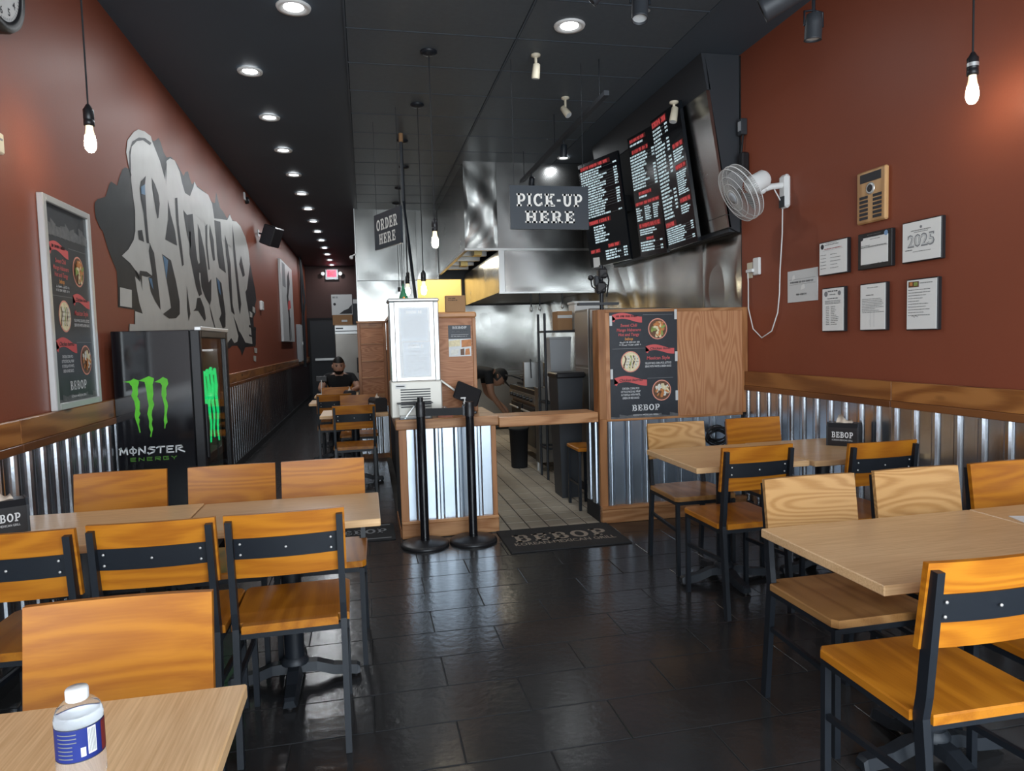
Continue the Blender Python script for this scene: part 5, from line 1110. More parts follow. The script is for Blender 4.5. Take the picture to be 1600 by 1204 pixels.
def stanchion(x, y, h, label):
    t = thing('belt_stanchion', label, 'stanchion', (x, y, 0))
    MB().lathe([(.165, 0), (.168, .008), (.165, .018), (.150, .026), (.06, .036), (.040, .040)], n=40).build('base', 'black_plastic', t)
    MB().lathe([(.031, .036), (.031, h-.10)], n=24).build('post', 'cooler_gloss', t)
    MB().lathe([(.033, h-.10), (.0335, h-.03), (.031, h-.025), (.031, h)], n=24).build('belt_head', 'black_plastic', t)
    return t
s1 = stanchion(.352, 4.735, 1.0, 'black belt stanchion at the left side of the order counter, holding the belt reel')
MB().cyl((.0, .0, 1.0), (.0, .0, 1.03), .02, n=14).build('knob', 'black_plastic', s1)
s2 = stanchion(.690, 4.735, .985, 'black belt stanchion nearer the pick-up gap, in front of the order counter')
bl_ = thing('retractable_belt', 'black retractable belt stretched between the two stanchions', 'belt', (.52, 4.745, .90)); MB().hexa([(-.134, -.011, .0), (.134, -.011, -.005), (.134, -.009, -.005), (-.134, -.009, 0), (-.134, -.011, .052), (.134, -.011, .047), (.134, -.009, .047), (-.134, -.009, .052)]).build('webbing', 'matte_black', bl_); MB().box((.122, -.018, -.008), (.135, -.002, .050)).build('clip', 'black_plastic', bl_)
# ================================================================== ON THE ORDER COUNTER
dcx = thing('display_case', 'lit white countertop display case with printed sheets behind its glass', 'display case', (.35, 5.145, .862))
def CS(name, a, b, mt, bev=0, par=None):
    o = MB().box(a, b, 0, bev).build(name, mt, par or dcx)
    return o
CS('base', (-.185, -.125, 0), (.185, .13, .265), 'beige_grille', .008)
for k in range(8): CS('vent_slat', (-.115, -.130, .075+k*.018), (.10, -.124, .083+k*.018), 'charcoal')
CS('sticker', (-.15, -.1275, .215), (-.075, -.1245, .245), 'paper'); CS('sticker_print', (-.145, -.1285, .228), (-.085, -.1277, .234), 'ink_black')
for x0, x1 in ((-.175, -.135), (.140, .178)): CS('corner_post', (x0, -.122, .265), (x1, -.085, .835), 'silver_frame', .006); CS('corner_post', (x0, .09, .265), (x1, .125, .835), 'silver_frame', .006)
CS('back_panel', (-.135, .10, .265), (.140, .115, .835), 'paper_dim'); CS('side_glass', (-.172, -.085, .265), (-.166, .09, .835), 'glass_clear'); CS('side_glass', (.168, -.085, .265), (.174, .09, .835), 'glass_clear')
CS('top_cap', (-.185, -.130, .835), (.185, .13, .862), 'silver_frame', .010); CS('top_light', (-.13, -.08, .822), (.135, .09, .834), 'case_glow')
CS('door_glass', (-.135, -.118, .27), (.14, -.112, .834), 'glass_clear')
for z in (.45, .62): CS('shelf', (-.13, -.06, z), (.135, .095, z+.008), 'acrylic')
for x0, x1, z0, z1 in ((-.135, -.11, .27, .834), (.115, .14, .27, .834), (-.11, .115, .27, .29), (-.11, .115, .80, .834)): CS('light_strip', (x0, -.110, z0), (x1, -.100, z1), 'case_glow')
for (x0, x1, z0, z1), sd in (((-.095, .10, .555, .79), 1), ((-.085, .105, .30, .545), 2)):
    s = CS('printed_sheet', (x0, -.1105, z0), (x1, -.108, z1), 'case_sheet'); p = Print((x0, -.1108, z0), (1, 0, 0), (0, 0, 1), .0005); h = z1-z0; w_ = x1-x0
    p.micro(w_*.2, h*.84, w_*.6, h*.09, 'paper'); p.micro(w_*.2, h*.70, w_*.6, h*.045, 'ink_black')
    for k in range(8): p.micro(w_*.1, h*(.60-.065*k), w_*.8, h*.032, 'ink_black')
    p.build('print', s)
tray = thing('acrylic_tray', 'clear acrylic tray in front of the display case on the order counter', 'tray', (.325, 4.955, .862))
m = MB()
for a, b in (((-.11, -.05, 0), (.12, .05, .004)), ((-.11, -.05, .004), (.12, -.047, .02)), ((-.11, -.05, .004), (-.107, .05, .11)), ((.117, -.05, .004), (.12, .05, .11))): m.box(a, b)
m.build('tray_body', 'acrylic', tray); MB().box((-.12, -.055, .11), (.13, .058, .115)).build('rim', 'charcoal', tray); MB().box((-.10, .0, .0045), (.11, .045, .02)).build('liner', 'paper', tray)
tg = thing('serving_tongs', 'steel tongs with a black grip leaning in the acrylic tray', 'tongs', (.33, 4.945, .867)); MB().tube([(-.075, 0, 0), (.02, .0, .12)], 0, rect=(.004, .007)).build('blade', 'silver_frame', tg); MB().tube([(-.005, 0, .088), (.03, 0, .133)], 0, rect=(.006, .009)).build('grip', 'black_plastic', tg)
lid = thing('hinged_lid', 'pale slanted lid propped against the plywood screen', 'lid', (.655, 5.225, .862)); o = MB().box((-.14, -.02, -.008), (.14, .06, .008), 0, .003).build('panel', 'beige_grille', lid, (0, 0, .17), (0, math.radians(38), 0)); MB().box((.06, -.01, 0), (.12, .05, .075)).build('support', 'charcoal', lid)
tb = thing('card_terminal', 'black payment terminal tilted on the order counter beside the sanitizer', 'terminal', (.735, 5.12, .862)); MB().box((-.05, -.05, 0), (.06, .06, .02), 0, .005).build('foot', 'black_plastic', tb); MB().cyl((0, .01, .02), (0, .01, .10), .012).build('stem', 'black_plastic', tb); MB().box((-.10, -.012, -.075), (.10, .012, .075), 0, .01).build('screen', 'black_plastic', tb, (0, 0, .15), (math.radians(-30), math.radians(25), 0))
sa = thing('sanitizer_bottle', 'small clear pump bottle of sanitizer on the order counter', 'bottle', (.70, 5.03, .862)); MB().lathe([(.022, 0), (.024, .005), (.024, .07), (.010, .085)], n=18).build('bottle', 'acrylic', sa); MB().lathe([(.012, .085), (.012, .10), (.005, .102), (.005, .125)], n=12).build('pump', 'white_plastic', sa); MB().box((-.03, -.006, .122), (.008, .006, .132)).build('nozzle', 'white_plastic', sa); MB().lathe([(.0246, .015), (.0246, .06)], n=18, caps=False).build('label_wrap', 'blue_box', sa)
pk = thing('snack_packet', 'shiny reddish-brown snack packet lying on the order counter', 'packet', (.545, 4.965, .862)); m = MB(); m.hexa([(-.055, -.03, 0), (.055, -.03, 0), (.055, .03, 0), (-.055, .03, 0), (-.045, -.015, .055), (.045, -.02, .045), (.045, .02, .05), (-.045, .02, .055)]); m.build('packet_body', 'amber_pack', pk)
rc = thing('tape_roll', 'clear tape dispenser roll on the order counter below the slanted lid', 'tape', (.545, 5.06, .862)); MB().lathe([(.022, -.012), (.036, -.012), (.036, .012), (.022, .012), (.022, -.012)], (0, 0, .036), (0, 1, 0), n=24, caps=False).build('roll', 'acrylic', rc); MB().box((-.05, -.016, 0), (.05, .016, .006)).build('stand', 'grey_plastic', rc)
fy = thing('menu_flyer', 'small colour menu flyer taped to the plywood screen', 'flyer', (.715, 5.31, 1.29)); MB().box((-.087, -.003, 0), (.087, -.0003, .24)).build('sheet', 'paper_dim', fy)
p = Print((-.087, -.0034, 0), (1, 0, 0), (0, 0, 1), .0005); p.rect(0, .135, .174, .24, 'print_black', 1); p.slab('BEBOP', .087, .222, .11, .02, 'print_white', 2); p.rect(.02, .166, .155, .168, 'print_white', 2); p.micro(.03, .188, .12, .009, 'ink_grey', 2); p.micro(.02, .15, .13, .009, 'print_white', 2)
p.quad([(0, .075), (.09, .08), (.09, .13), (0, .12)], 'food_c', 2); p.quad([(.1, .07), (.174, .075), (.174, .13), (.1, .125)], 'food_a', 2); p.poly([(.01, .01), (.07, .015), (.08, .06), (.02, .05)], 'food_e', 2); p.poly([(.09, .01), (.12, .01), (.12, .06), (.09, .055)], 'food_d', 2); p.poly([(.125, .01), (.165, .012), (.16, .06), (.13, .055)], 'food_a', 2); p.build('print', fy)
cb = thing('cardboard_box', 'brown cardboard carton on top of the plywood screen cap', 'box', (.69, 5.33, 1.632)); MB().box((-.075, -.04, 0), (.075, .035, .125), 0, .002).build('carton', 'cardboard', cb); p = Print((-.075, -.0404, 0), (1, 0, 0), (0, 0, 1)); p.micro(.02, .10, .06, .007, 'ink_black'); p.micro(.02, .085, .07, .007, 'ink_black'); p.build('print', cb)
# ================================================================== AT THE PARTITION
pm = thing('pole_mount', 'black pole with clamps and cables standing behind the partition under the menu screens', 'pole', (1.80, 5.10, 0))
MB().cyl((0, 0, 0), (0, 0, 1.96), .016, n=12).build('post', 'black_metal', pm); MB().box((-.05, -.03, 1.745), (.035, .03, 1.835), 0, .015).build('clamp', 'black_plastic', pm); MB().box((-.03, -.03, 1.86), (.045, .03, 1.935), 0, .012).build('clamp', 'black_plastic', pm); MB().box((-.06, -.025, 1.80), (-.02, .02, 1.88), 0, .01).build('clamp', 'charcoal', pm); MB().tube([(.03, -.03, 1.90), (-.03, -.04, 1.86), (.04, -.035, 1.80), (-.04, -.03, 1.74)], .007, 6).build('cable', 'matte_black', pm); MB().ball((-.085, 0, 1.865), .022).build('knob', 'black_plastic', pm)
MB().tube([(-.085, 0, 1.86), (-.08, -.01, 1.80), (-.03, -.02, 1.76), (.0, 0, 1.78)], .006, 6).build('cable', 'matte_black', pm); MB().tube([(.03, 0, 1.95), (.07, .02, 1.85), (.05, .02, 1.72)], .006, 6).build('cable', 'matte_black', pm); MB().box((-.19, -.03, 1.655), (.13, .03, 1.675)).build('shelf_bar', 'charcoal', pm)
cbn = thing('cable_bundle', 'coil of black cables hanging at the foot of the partition poster panel', 'cables', (2.63, 4.86, .645)); 
for k in range(7): MB().tube([(.085*math.cos(a)*(1+.1*math.sin(3*a+k)), -.012+.006*k*(1 if k % 2 else -1)*.4, .055*math.sin(a)*(1+.12*math.cos(2*a+k))-.02*(k % 3)) for a in [i*math.pi/10 for i in range(20)]], .0055, 6, closed=True).build('cable_loop', 'black_plastic', cbn)
MB().box((-.03, .0, .02), (.03, .0555, .05)).build('bracket', 'black_plastic', cbn)
# ================================================================== KITCHEN
rg = thing('kitchen_range', 'dark commercial gas range with knobs along the kitchen line', 'range', (2.15, 7.83, 0))
def RG(name, a, b, mt, bev=0): o = MB().box(a, b, 0, bev).build(name, mt, rg); o.location = (-2.15, -7.83, 0); return o
RG('oven_body', (1.79, 7.18, .15), (2.55, 8.48, .78), 'steel_dull'); RG('cooktop', (1.76, 7.16, .80), (2.55, 8.50, .86), 'black_metal', .006); RG('control_panel', (1.755, 7.18, .70), (1.79, 8.48, .80), 'steel_dull')
for k in range(7):
    o = MB().cyl((1.755, 7.30+k*.17, .75), (1.725, 7.30+k*.17, .75), .028, .022, n=12).build('knob', 'black_plastic', rg); o.location = (-2.15, -7.83, 0)
for y0, y1 in ((7.22, 7.80), (7.86, 8.44)): RG('oven_door', (1.765, y0, .22), (1.79, y1, .66), 'black_metal', .005); RG('door_handle', (1.725, y0+.06, .60), (1.74, y1-.06, .62), 'silver_frame', .004)
for x, y in ((1.82, 7.22), (1.82, 8.44), (2.5, 7.22), (2.5, 8.44)): o = MB().cyl((x, y, 0), (x, y, .15), .022, n=10).build('leg', 'silver_frame', rg); o.location = (-2.15, -7.83, 0)
for k in range(3):
    for j in range(2): RG('grate', (1.84+j*.33, 7.24+k*.42, .86), (2.12+j*.33, 7.58+k*.42, .885), 'matte_black')
def pan(x, y, z, r, label, ang, mt='black_metal'):
    t = thing('frying_pan', label, 'pan', (x, y, z)); MB().lathe([(r*.7, 0), (r*.75, .004), (r, .045), (r*.97, .045), (r*.72, .010), (.001, .008)], n=24).build('bowl', mt, t)
    MB().tube([(math.cos(ang)*r, math.sin(ang)*r, .04), (math.cos(ang)*(r+.12), math.sin(ang)*(r+.12), .08), (math.cos(ang)*(r+.20), math.sin(ang)*(r+.20), .085)], .009, 6).build('handle', 'black_metal', t)
pan(1.97, 8.22, .886, .13, 'black frying pan on the far burner of the kitchen range', 2.6); pan(1.98, 7.80, .886, .11, 'copper-coloured pan on the middle burner of the kitchen range', 2.2, 'brass')
fr_ = thing('deep_fryer', 'stainless deep fryer with hanging baskets beyond the wire rack', 'fryer', (1.87, 7.05, 0))
MB().box((-.12, -.04, .1), (.45, .10, .90), 0, .005).build('tank', 'steel_dull', fr_); MB().box((-.02, .02, .90), (.24, .10, 1.16), 0, .004).build('back_panel', 'steel_brushed', fr_); MB().box((-.24, .06, .90), (-.03, .10, 1.17), 0, .004).build('back_panel', 'steel_brushed', fr_)
for x in (-.17, -.08): MB().tube([(x, .04, 1.20), (x, .02, 1.0)], .006, 6).build('ladle_handle', 'black_metal', fr_); 
for x in (-.10, .43):
    for y in (-.02, .08): MB().cyl((x, y, 0), (x, y, .1), .018, n=8).build('leg', 'silver_frame', fr_)
rk = thing('wire_rack', 'dark green wire shelving rack in front of the fryer', 'rack', (2.05, 6.75, 0))
for x in (-.31, .31):
    for y in (-.13, .13): MB().cyl((x, y, 0), (x, y, 1.66), .013, n=10).build('post', 'charcoal', rk)
for z in (.30, .76, 1.47):
    sh = MB()
    for a, b in (((-.31, -.135, z), (.31, -.125, z+.02)), ((-.31, .125, z), (.31, .135, z+.02)), ((-.315, -.13, z), (-.305, .13, z+.02)), ((.305, -.13, z), (.315, .13, z+.02))): sh.box(a, b)
    sh.build('shelf_rim', 'charcoal', rk)
    for k in range(10): MB().box((-.28+k*.06, -.125, z+.008), (-.275+k*.06, .125, z+.013)).build('shelf_wire', 'charcoal', rk)
b1 = thing('carton', 'open brown carton on the top shelf of the wire rack', 'box', (1.96, 6.75, 1.49)); MB().box((-.075, -.10, 0), (.075, .10, .19), 0, .002).build('carton_body', 'cardboard', b1); MB().box((-.077, -.102, .12), (.077, -.100, .15)).build('tape', 'paper_dim', b1)
b2 = thing('white_crate', 'white plastic crate on the top shelf of the wire rack', 'crate', (2.20, 6.75, 1.49)); MB().box((-.14, -.11, 0), (.14, .11, .26), 0, .01).build('crate_body', 'white_plastic', b2); MB().box((-.15, -.12, .26), (.15, .12, .285), 0, .006).build('lid', 'white_plastic', b2)
b3 = thing('plastic_tub', 'tall pale grey plastic tub on the middle shelf of the wire rack', 'tub', (1.90, 6.73, .78)); MB().hexa([(-.09, -.09, 0), (.09, -.09, 0), (.09, .09, 0), (-.09, .09, 0), (-.11, -.10, .62), (.11, -.10, .62), (.11, .10, .62), (-.11, .10, .62)]).build('tub_body', 'grey_plastic', b3); MB().box((-.115, -.105, .62), (.115, .105, .645), 0, .005).build('lid', 'grey_plastic', b3)
pb = thing('tall_waste_bin', 'tall dark grey tapered waste bin with a lid beside the steel cabinet', 'bin', (1.735, 5.92, 0)); MB().hexa([(-.085, -.12, 0), (.085, -.12, 0), (.085, .12, 0), (-.085, .12, 0), (-.115, -.15, 1.06), (.115, -.15, 1.06), (.115, .15, 1.06), (-.115, .15, 1.06)]).build('bin_body', 'charcoal', pb); MB().box((-.125, -.16, 1.06), (.14, .16, 1.11), 0, .012).build('lid', 'black_plastic', pb); MB().box((.14, -.05, 1.07), (.165, .05, 1.10)).build('latch', 'silver_frame', pb)
tc_ = thing('trash_can', 'black trash can under the end of the kitchen range', 'trash can', (1.62, 7.40, 0)); MB().lathe([(.085, 0), (.09, .01), (.105, .42), (.112, .42), (.112, .44), (.10, .44)], n=20).build('can', 'matte_black', tc_); MB().lathe([(.001, .437), (.1, .437)], n=20, caps=False).build('liner', 'black_plastic', tc_)
sc_ = thing('steel_cabinet', 'stainless refrigerator cabinet standing just behind the partition', 'refrigerator', (2.31, 5.97, 0)); MB().box((-.39, -.20, .08), (.39, .23, 1.66), 0, .008).build('cabinet', 'steel_dull', sc_); MB().box((-.400, -.19, 1.16), (-.391, .20, 1.64), 0, .004).build('door', 'steel_brushed', sc_); MB().box((-.400, -.19, .12), (-.391, .20, 1.14), 0, .004).build('door', 'steel_dull', sc_); MB().box((-.405, -.20, .10), (-.398, -.192, 1.66)).build('edge_strip', 'silver_frame', sc_); MB().box((-.38, -.19, 0), (.38, .22, .08)).build('plinth', 'matte_black', sc_)
st = thing('wooden_stool', 'low stool with an oak seat standing in the kitchen behind the pick-up bar', 'stool', (1.735, 5.465, 0)); MB().box((-.085, -.16, .485), (.085, .17, .515), 0, .006).build('seat', 'oak_seat', st)
for x in (-.07, .07):
    for y in (-.14, .15): MB().box((x-.011, y-.011, 0), (x+.011, y+.011, .485)).build('leg', 'black_metal', st)
    MB().box((x-.007, -.13, .20), (x+.007, .14, .22)).build('stretcher', 'black_metal', st)
# utensils hanging under the hood, a prep table and the rear room light
for i, (x, z) in enumerate(((2.02, .23), (2.13, .22), (2.42, .20))):
    t = thing('kitchen_ladle', 'dark handled ladle hanging from the hood lip above the range', 'utensil', (x, 8.315, 1.975-z), 0, 'ladles under the hood'); MB().cyl((0, 0, .06), (0, 0, z), .008, n=8).build('handle', 'black_metal', t); MB().lathe([(.004, 0), (.022, .02), (.018, .05), (.005, .07)], n=10).build('bowl', 'silver_frame', t)
pr = thing('prep_table', 'dark kitchen prep counter along the steel backsplash', 'counter', (2.3, 11.0, 0)); MB().box((-.65, -.35, .86), (.55, .36, .90), 0, .004).build('top', 'steel_brushed', pr); MB().box((-.62, -.30, .1), (.52, .36, .86)).build('cupboard', 'steel_dull', pr); MB().box((-.60, -.28, 0), (.50, .33, .1)).build('plinth', 'matte_black', pr)
pl_ = thing('ceiling_panel', 'fluorescent ceiling panel lighting the yellow rear room', 'ceiling light', (1.3, 12.4, ZC)); MB().box((-.6, -.3, -.05), (.6, .3, 0), 0, .005).build('housing', 'white_plastic', pl_); MB().box((-.56, -.26, -.055), (.56, .26, -.05)).build('diffuser', 'down_glow', pl_)
l = area('rear_room_lamp', (0, 0, -.07), (0, 0, 0), 1.1, .5, 60, (1, .88, .62)); l.parent = pl_
hl = area('hood_lamp', (1.45, 9.5, 2.49), (0, 0, 0), .2, 1.2, 14, (1, .9, .7)); hl.parent = hd; hl.location = (1.45-2.07, 9.5-9.85, 2.49-1.99)
# ================================================================== CORRIDOR END
sfz = thing('steel_fridge', 'stainless upright refrigerator at the far end of the corridor', 'refrigerator', (-.335, 14.4, 0)); MB().box((-.245, -.35, .10), (.235, .35, 1.80), 0, .008).build('cabinet', 'steel_dull', sfz); MB().box((-.24, -.375, .15), (.23, -.352, 1.60), 0, .006).build('door', 'steel_dull', sfz); MB().box((-.24, -.37, 1.62), (.23, -.352, 1.78), 0, .004).build('grille_panel', 'silver_frame', sfz); MB().box((-.235, -.376, 1.67), (.225, -.371, 1.685)).build('grille_gap', 'ink_black', sfz); MB().box((-.22, -.374, 1.72), (-.08, -.3705, 1.745)).build('badge', 'ink_black', sfz); MB().box((.16, -.41, .85), (.20, -.376, 1.15), 0, .006).build('handle', 'black_plastic', sfz); MB().box((-.23, -.33, 0), (.22, .33, .10)).build('plinth', 'matte_black', sfz)
c1 = thing('cardboard_box', 'flat brown carton on top of the corridor refrigerator', 'box', (-.41, 14.3, 1.80)); MB().box((-.20, -.2, 0), (.18, .2, .20), 0, .003).build('carton', 'cardboard', c1); MB().box((-.03, -.202, .06), (.08, -.2, .10)).build('label_strip', 'paper_dim', c1)
c2 = thing('printed_box', 'white printed carton stacked on the brown carton over the corridor refrigerator', 'box', (-.42, 14.3, 2.0)); MB().box((-.20, -.2, 0), (.20, .2, .40), 0, .003).build('carton', 'paper_dim', c2); p = Print((-.2, -.2005, 0), (1, 0, 0), (0, 0, 1), .0015); p.poly([(.14, .02), (.39, .02), (.39, .20), (.32, .12), (.24, .09)], 'ink_black'); p.disc(.06, .21, .026, 'ink_black'); p.micro(.02, .33, .12, .03, 'ink_grey'); p.build('print', c2)
c3 = thing('grey_box', 'grey carton beside the white printed one over the corridor refrigerator', 'box', (-.155, 14.3, 1.80)); MB().box((-.06, -.2, 0), (.055, .2, .52), 0, .003).build('carton', 'charcoal', c3); MB().box((-.05, -.203, .42), (.05, -.2, .50)).build('label_strip', 'paper_dim', c3)
ex = thing('exit_sign', 'glowing red EXIT sign with emergency lamps at the corridor end', 'sign', (-.82, YB, 3.19)); MB().box((-.17, -.06, 0), (.17, 0, .28), 0, .008).build('housing', 'grey_plastic', ex); MB().box((-.12, -.066, .08), (.12, -.06, .26)).build('lit_face', 'exit_red', ex)
p = Print((-.12, -.0665, .08), (1, 0, 0), (0, 0, 1), .001); p.text('EXIT', .12, .09, .11, 'print_red_dark', w=.17, bold=.02); p.build('lettering', ex)
for s in (-1, 1): MB().lathe([(.02, 0), (.05, .05), (.05, .07)], (s*.23, -.03, .16), (0, -1, 0), n=14).build('lamp_head', 'white_plastic', ex)
dr_ = struct(bx('door_1', (-1.45, YB-.05, 0), (-.55, YB, 2.1), 'charcoal')); bx('push_bar', (-1.35, YB-.10, 1.0), (-.62, YB-.05, 1.06), 'silver_frame', dr_); bx('door_frame', (-1.52, YB-.06, 0), (-1.45, YB, 2.16), 'matte_black', dr_); bx('door_frame', (-.55, YB-.06, 0), (-.48, YB, 2.16), 'matte_black', dr_); bx('door_frame', (-1.45, YB-.06, 2.1), (-.55, YB, 2.16), 'matte_black', dr_)
cn = thing('conduit_pipes', 'bundle of grey conduit pipes climbing the corridor end corner', 'pipes', (XL, 17.6, 0))
for k in range(5): MB().tube([(.04+.03*(k % 2), k*.07, .9), (.05+.03*(k % 2), k*.07, 2.0), (.06+.05*math.sin(k*2), k*.07+.05, 2.5), (.05, k*.08, ZC)], .018, 6).build('pipe', 'charcoal', cn)
ep = thing('electrical_panel', 'pale green electrical panel on the corridor wall near the seated man', 'electrical panel', (XL, 16.6, 1.05)); MB().box((0.005, -.22, 0), (.10, .22, .85), 0, .006).build('box', 'grey_plastic', ep); MB().box((.10, -.20, .02), (.108, .20, .83), 0, .003).build('door', 'paper_dim', ep); MB().box((.108, .14, .38), (.115, .17, .46)).build('latch', 'silver_frame', ep)
ct_ = thing('corridor_camera', 'small white security camera on the steel wall edge above the corridor', 'camera', (-.16, YK-.1, 2.78)); MB().lathe([(.03, 0), (.03, .09), (.024, .10)], (0, .05, 0), (0, -1, 0), n=14).build('body', 'white_plastic', ct_); MB().tube([(0, .02, .02), (.07, .05, .06)], .012, 6).build('bracket', 'white_plastic', ct_)
# ================================================================== PEOPLE
def person(name, label, J, E, root, matmap, loc, extra=None):
    """J: joint -> (pos, radius); E: list of (a, b, material); one continuous skinned body"""
    names = list(J); me = bpy.data.meshes.new(name); me.from_pydata([J[k][0] for k in names], [(names.index(a), names.index(b)) for a, b, _ in E], [])
    ob = bpy.data.objects.new(name, me); COL.objects.link(ob); md = ob.modifiers.new('skin', 'SKIN'); md.use_smooth_shade = True
    for i, k in enumerate(names): r = J[k][1]; me.skin_vertices[0].data[i].radius = r if isinstance(r, tuple) else (r, r)
    for i, k in enumerate(names): me.skin_vertices[0].data[i].use_root = (k == root)
    sb = ob.modifiers.new('sub', 'SUBSURF'); sb.levels = 2; sb.render_levels = 2
    dg = bpy.context.evaluated_depsgraph_get(); dg.update(); nm = bpy.data.meshes.new_from_object(ob.evaluated_get(dg)); bpy.data.objects.remove(ob)
    mats = sorted(set(m for *_, m in E)); nm.materials.clear()
    for m_ in mats: nm.materials.append(MT[m_])
    for p_ in nm.polygons:
        c = p_.center; best = (9, 0)
        for a, b, m_ in E:
            A, B = Vector(J[a][0]), Vector(J[b][0]); t_ = max(0, min(1, (c-A).dot(B-A)/max(1e-9, (B-A).length_squared))); d = (c-(A+(B-A)*t_)).length
            if d < best[0]: best = (d, mats.index(m_))
        p_.material_index = best[1]; p_.use_smooth = True
    o = bpy.data.objects.new(name, nm); COL.objects.link(o); o.location = loc; return tag(o, label, 'person')
def head_bits(par, c, fwd, up, mt_skin, mt_hair, cap=False, beard=False):
    """hair or cap, face, ears; c head centre, fwd where the face looks"""
    c = Vector(c); f = Vector(fwd).normalized(); u = Vector(up); u = (u-f*u.dot(f)).normalized(); s = f.cross(u)
    def shell(name, mt, test, k=1.0, off=Vector()):
        m = MB(); N, M = 20, 14; vs = []; 
        for j in range(M+1):
            for i in range(N):
                th_, ph = math.pi*j/M, 2*math.pi*i/N
                d = u*math.cos(th_)*.128+f*math.sin(th_)*math.cos(ph)*.104+s*math.sin(th_)*math.sin(ph)*.084; vs.append(c+d*k+off)
        fs = []
        for j in range(M):
            for i in range(N):
                q = (j*N+i, (j+1)*N+i, (j+1)*N+(i+1) % N, j*N+(i+1) % N); e = sum(((vs[t_]-c-off) for t_ in q), Vector())/4
                if test(e.dot(u), e.dot(f), e.dot(s)): fs.append(q)
        m._add(vs, fs, 0, True); return m.build(name, mt, par)
    shell('face', mt_skin, lambda a, b, d: True)
    if cap:
        shell('cap', mt_hair, lambda a, b, d: a > .025, 1.07)
        m = MB(); N = 10; vs = []
        for k in range(N+1):
            ph = -1.1+2.2*k/N; vs += [c+u*.035+f*math.cos(ph)*.106+s*math.sin(ph)*.088, c+u*.028+f*(math.cos(ph)*.19)+s*math.sin(ph)*.095, c+u*.020+f*(math.cos(ph)*.19)+s*math.sin(ph)*.095, c+u*.026+f*math.cos(ph)*.106+s*math.sin(ph)*.088]
        m._add(vs, [(4*k+j, 4*k+4+j, 4*k+4+(j+1) % 4, 4*k+(j+1) % 4) for k in range(N) for j in range(4)], 0, True); m.build('cap_brim', mt_hair, par)
        shell('hair', 'hair', lambda a, b, d: -.06 < a < .04 and b < .02, 1.03)
    else: shell('hair', mt_hair, lambda a, b, d: a > .055 or (b < -.005 and a > -.06), 1.06, u*.004)
    if beard: shell('beard', 'hair', lambda a, b, d: a < -.045 and b > .0 and not (abs(d) < .018 and -.062 < a < -.052), 1.035)
    m = MB(); m._add([c+f*.098+u*.022, c+f*.098-u*.020+s*.014, c+f*.098-u*.020-s*.014, c+f*.122-u*.016], [(0, 1, 3), (0, 3, 2), (1, 2, 3)], 0, True); m.build('nose', mt_skin, par)
    for k in (-1, 1):
        m = MB(); m.ball(tuple(c+f*.090+u*.018+s*k*.032), .011); m.build('eye', 'ink_black', par); m = MB(); m.ball(tuple(c+s*k*.084-u*.005-f*.008), .024, sc=(.6, 1, 1.2)); m.build('ear', mt_skin, par)
        m = MB(); m.tube([c+f*.094+u*.034+s*k*.050-f*.012, c+f*.099+u*.040+s*k*.030, c+f*.101+u*.035+s*k*.014], .004, 5); m.build('eyebrow', 'hair', par)
    m = MB(); m.tube([c+f*.088-u*.055-s*.026, c+f*.097-u*.053, c+f*.088-u*.055+s*.026], .004, 5); m.build('mouth', 'print_red_dark', par)
def fingers(J, E, wrist, d, side, mt, nm, curl=Vector((0, 0, -.012))):
    """a palm and five fingers rooted in it"""
    W_ = Vector(J[wrist][0]); d = Vector(d).normalized(); sd = Vector(side).normalized(); palm = W_+d*.055; J[nm+'palm'] = (tuple(palm), (.034, .018)); E.append((wrist, nm+'palm', mt))
    for i, (o_, L) in enumerate(((-.030, .062), (-.010, .072), (.010, .068), (.028, .055))):
        a = palm+d*.035+sd*o_; b = a+d*L*.55+curl*.6; c_ = b+d*L*.4+curl*1.6
        J[f'{nm}f{i}a'] = (tuple(a), .010); J[f'{nm}f{i}b'] = (tuple(b), .0085); J[f'{nm}f{i}c'] = (tuple(c_), .007); E += [(nm+'palm', f'{nm}f{i}a', mt), (f'{nm}f{i}a', f'{nm}f{i}b', mt), (f'{nm}f{i}b', f'{nm}f{i}c', mt)]
    a = palm-sd*.038-d*.01; b = a-sd*.018+d*.03+curl; J[nm+'ta'] = (tuple(a), .012); J[nm+'tb'] = (tuple(b), .009); E += [(nm+'palm', nm+'ta', mt), (nm+'ta', nm+'tb', mt)]
B = 'black_cloth'; S = 'skin_pale'
J = dict(pel=((0, 0, .565), (.15, .12)), bel=((0, -.05, .70), (.15, .115)), che=((0, -.12, .88), (.165, .115)), nk0=((0, -.165, .985), .062), nk1=((0, -.20, 1.04), .052), hd=((0, -.225, 1.09), .075))
E = [('pel', 'bel', B), ('bel', 'che', B), ('che', 'nk0', B), ('nk0', 'nk1', S), ('nk1', 'hd', S)]
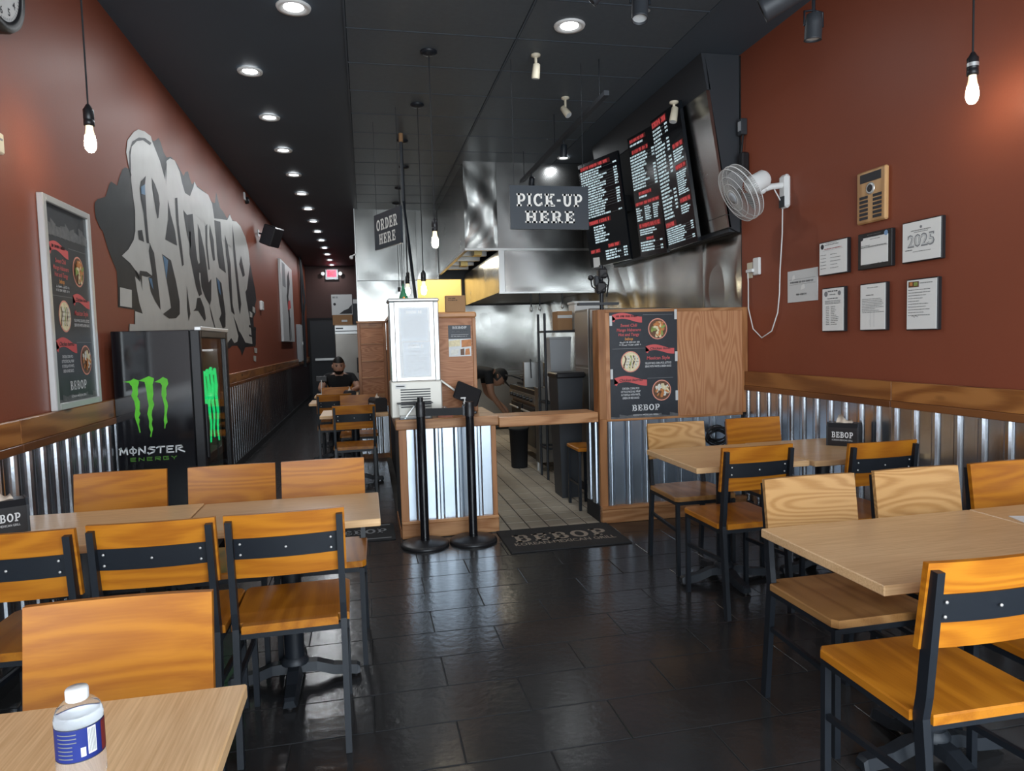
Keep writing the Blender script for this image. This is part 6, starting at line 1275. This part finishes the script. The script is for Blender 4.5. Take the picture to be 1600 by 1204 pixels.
for s, k in ((-1, 'l'), (1, 'r')):
    J.update({k+'sh': ((s*.185, -.13, .935), .068), k+'ub': ((s*.235, -.19, .85), .054), k+'el': ((s*.265, -.26, .775), .044), k+'fa': ((s*.21, -.38, .765), .036), k+'wr': ((s*.155, -.475, .757), .026), k+'hip': ((s*.09, -.03, .545), .085), k+'kn': ((s*.11, -.40, .545), .062), k+'cf': ((s*.11, -.40, .30), .05), k+'an': ((s*.11, -.38, .09), .038), k+'toe': ((s*.115, -.54, .045), .035)})
    E += [('che', k+'sh', B), (k+'sh', k+'ub', B), (k+'ub', k+'el', S), (k+'el', k+'fa', S), (k+'fa', k+'wr', S), ('pel', k+'hip', B), (k+'hip', k+'kn', B), (k+'kn', k+'cf', B), (k+'cf', k+'an', B), (k+'an', k+'toe', B)]
    fingers(J, E, k+'wr', (-s*.55, -.8, -.02), (s*.8, -.55, 0), S, k, Vector((0, -.003, -.006)))
man = person('person', 'bearded man in a black t-shirt seated at the corridor table', J, E, 'pel', None, (-.39, 10.50, 0))
head_bits(man, (0, -.235, 1.105), (.08, -1, -.22), (0, 0, 1), S, 'hair', beard=True)
chair(-.39, 10.74, 'oak chair the man in black sits on in the corridor', -1, 0, group=G1)
sg = thing('phone_stand', 'small dark tablet on a white stand in front of the seated man', 'tablet', (-.62, 9.95, .722)); MB().cyl((0, 0, 0), (0, 0, .20), .008, n=8).build('stem', 'white_plastic', sg); MB().lathe([(.05, 0), (.045, .01)], n=16).build('foot', 'white_plastic', sg); MB().box((-.075, -.008, .18), (.075, .008, .26), 0, .01).build('screen', 'black_plastic', sg, None, (math.radians(-10), 0, 0))
# cook bending down in the kitchen
S = 'skin'
J = dict(pel=((0, 0, .93), (.14, .125)), bel=((.16, 0, 1.02), (.14, .12)), che=((.34, -.01, 1.05), (.165, .12)), nk0=((.46, -.02, 1.00), .065), nk1=((.50, -.025, .97), .052), hd=((.535, -.03, .945), .07))
E = [('pel', 'bel', B), ('bel', 'che', B), ('che', 'nk0', B), ('nk0', 'nk1', S), ('nk1', 'hd', S)]
for s, k, hx, hz in ((-1, 'l', .60, .47), (1, 'r', .66, .50)):
    J.update({k+'sh': ((.39, s*.17, .99), .07), k+'ub': ((.40, s*.19, .86), .054), k+'el': ((.42, s*.19, .72), .042), k+'fa': ((.42+(hx-.42)*.5, s*.16, (.72+hz)/2), .036), k+'wr': ((hx, s*.12, hz), .026), k+'hip': ((-.02, s*.09, .88), .10), k+'kn': ((.03, s*.10, .48), .062), k+'cf': ((-.03, s*.10, .30), .055), k+'an': ((-.05, s*.10, .09), .04), k+'toe': ((.10, s*.11, .045), .036)})
    E += [('che', k+'sh', B), (k+'sh', k+'ub', B), (k+'ub', k+'el', S), (k+'el', k+'fa', S), (k+'fa', k+'wr', S), ('pel', k+'hip', B), (k+'hip', k+'kn', B), (k+'kn', k+'cf', B), (k+'cf', k+'an', B), (k+'an', k+'toe', B)]
    fingers(J, E, k+'wr', (.45, 0, -.85), (0, -s*1.0, 0), S, k, Vector((.006, 0, -.004)))
cook = person('person', 'cook in black cap and t-shirt bending down in the kitchen', J, E, 'pel', None, (1.13, 8.83, 0))
head_bits(cook, (.545, -.032, .930), (.62, -.25, -.72), (.75, 0, .65), S, 'black_cloth', cap=True)
bk = thing('storage_bucket', 'grey lidded bucket on the kitchen floor in front of the bending cook', 'bucket', (2.03, 8.85, 0)); MB().lathe([(.12, 0), (.125, .01), (.15, .36), (.155, .36), (.155, .38), (.001, .385)], n=24).build('bucket_body', 'grey_plastic', bk); MB().tube([(.152*math.cos(a), .152*math.sin(a), .34+.02*math.sin(a)) for a in [i*math.pi/8 for i in range(9)]], .004, 5).build('handle', 'silver_frame', bk)
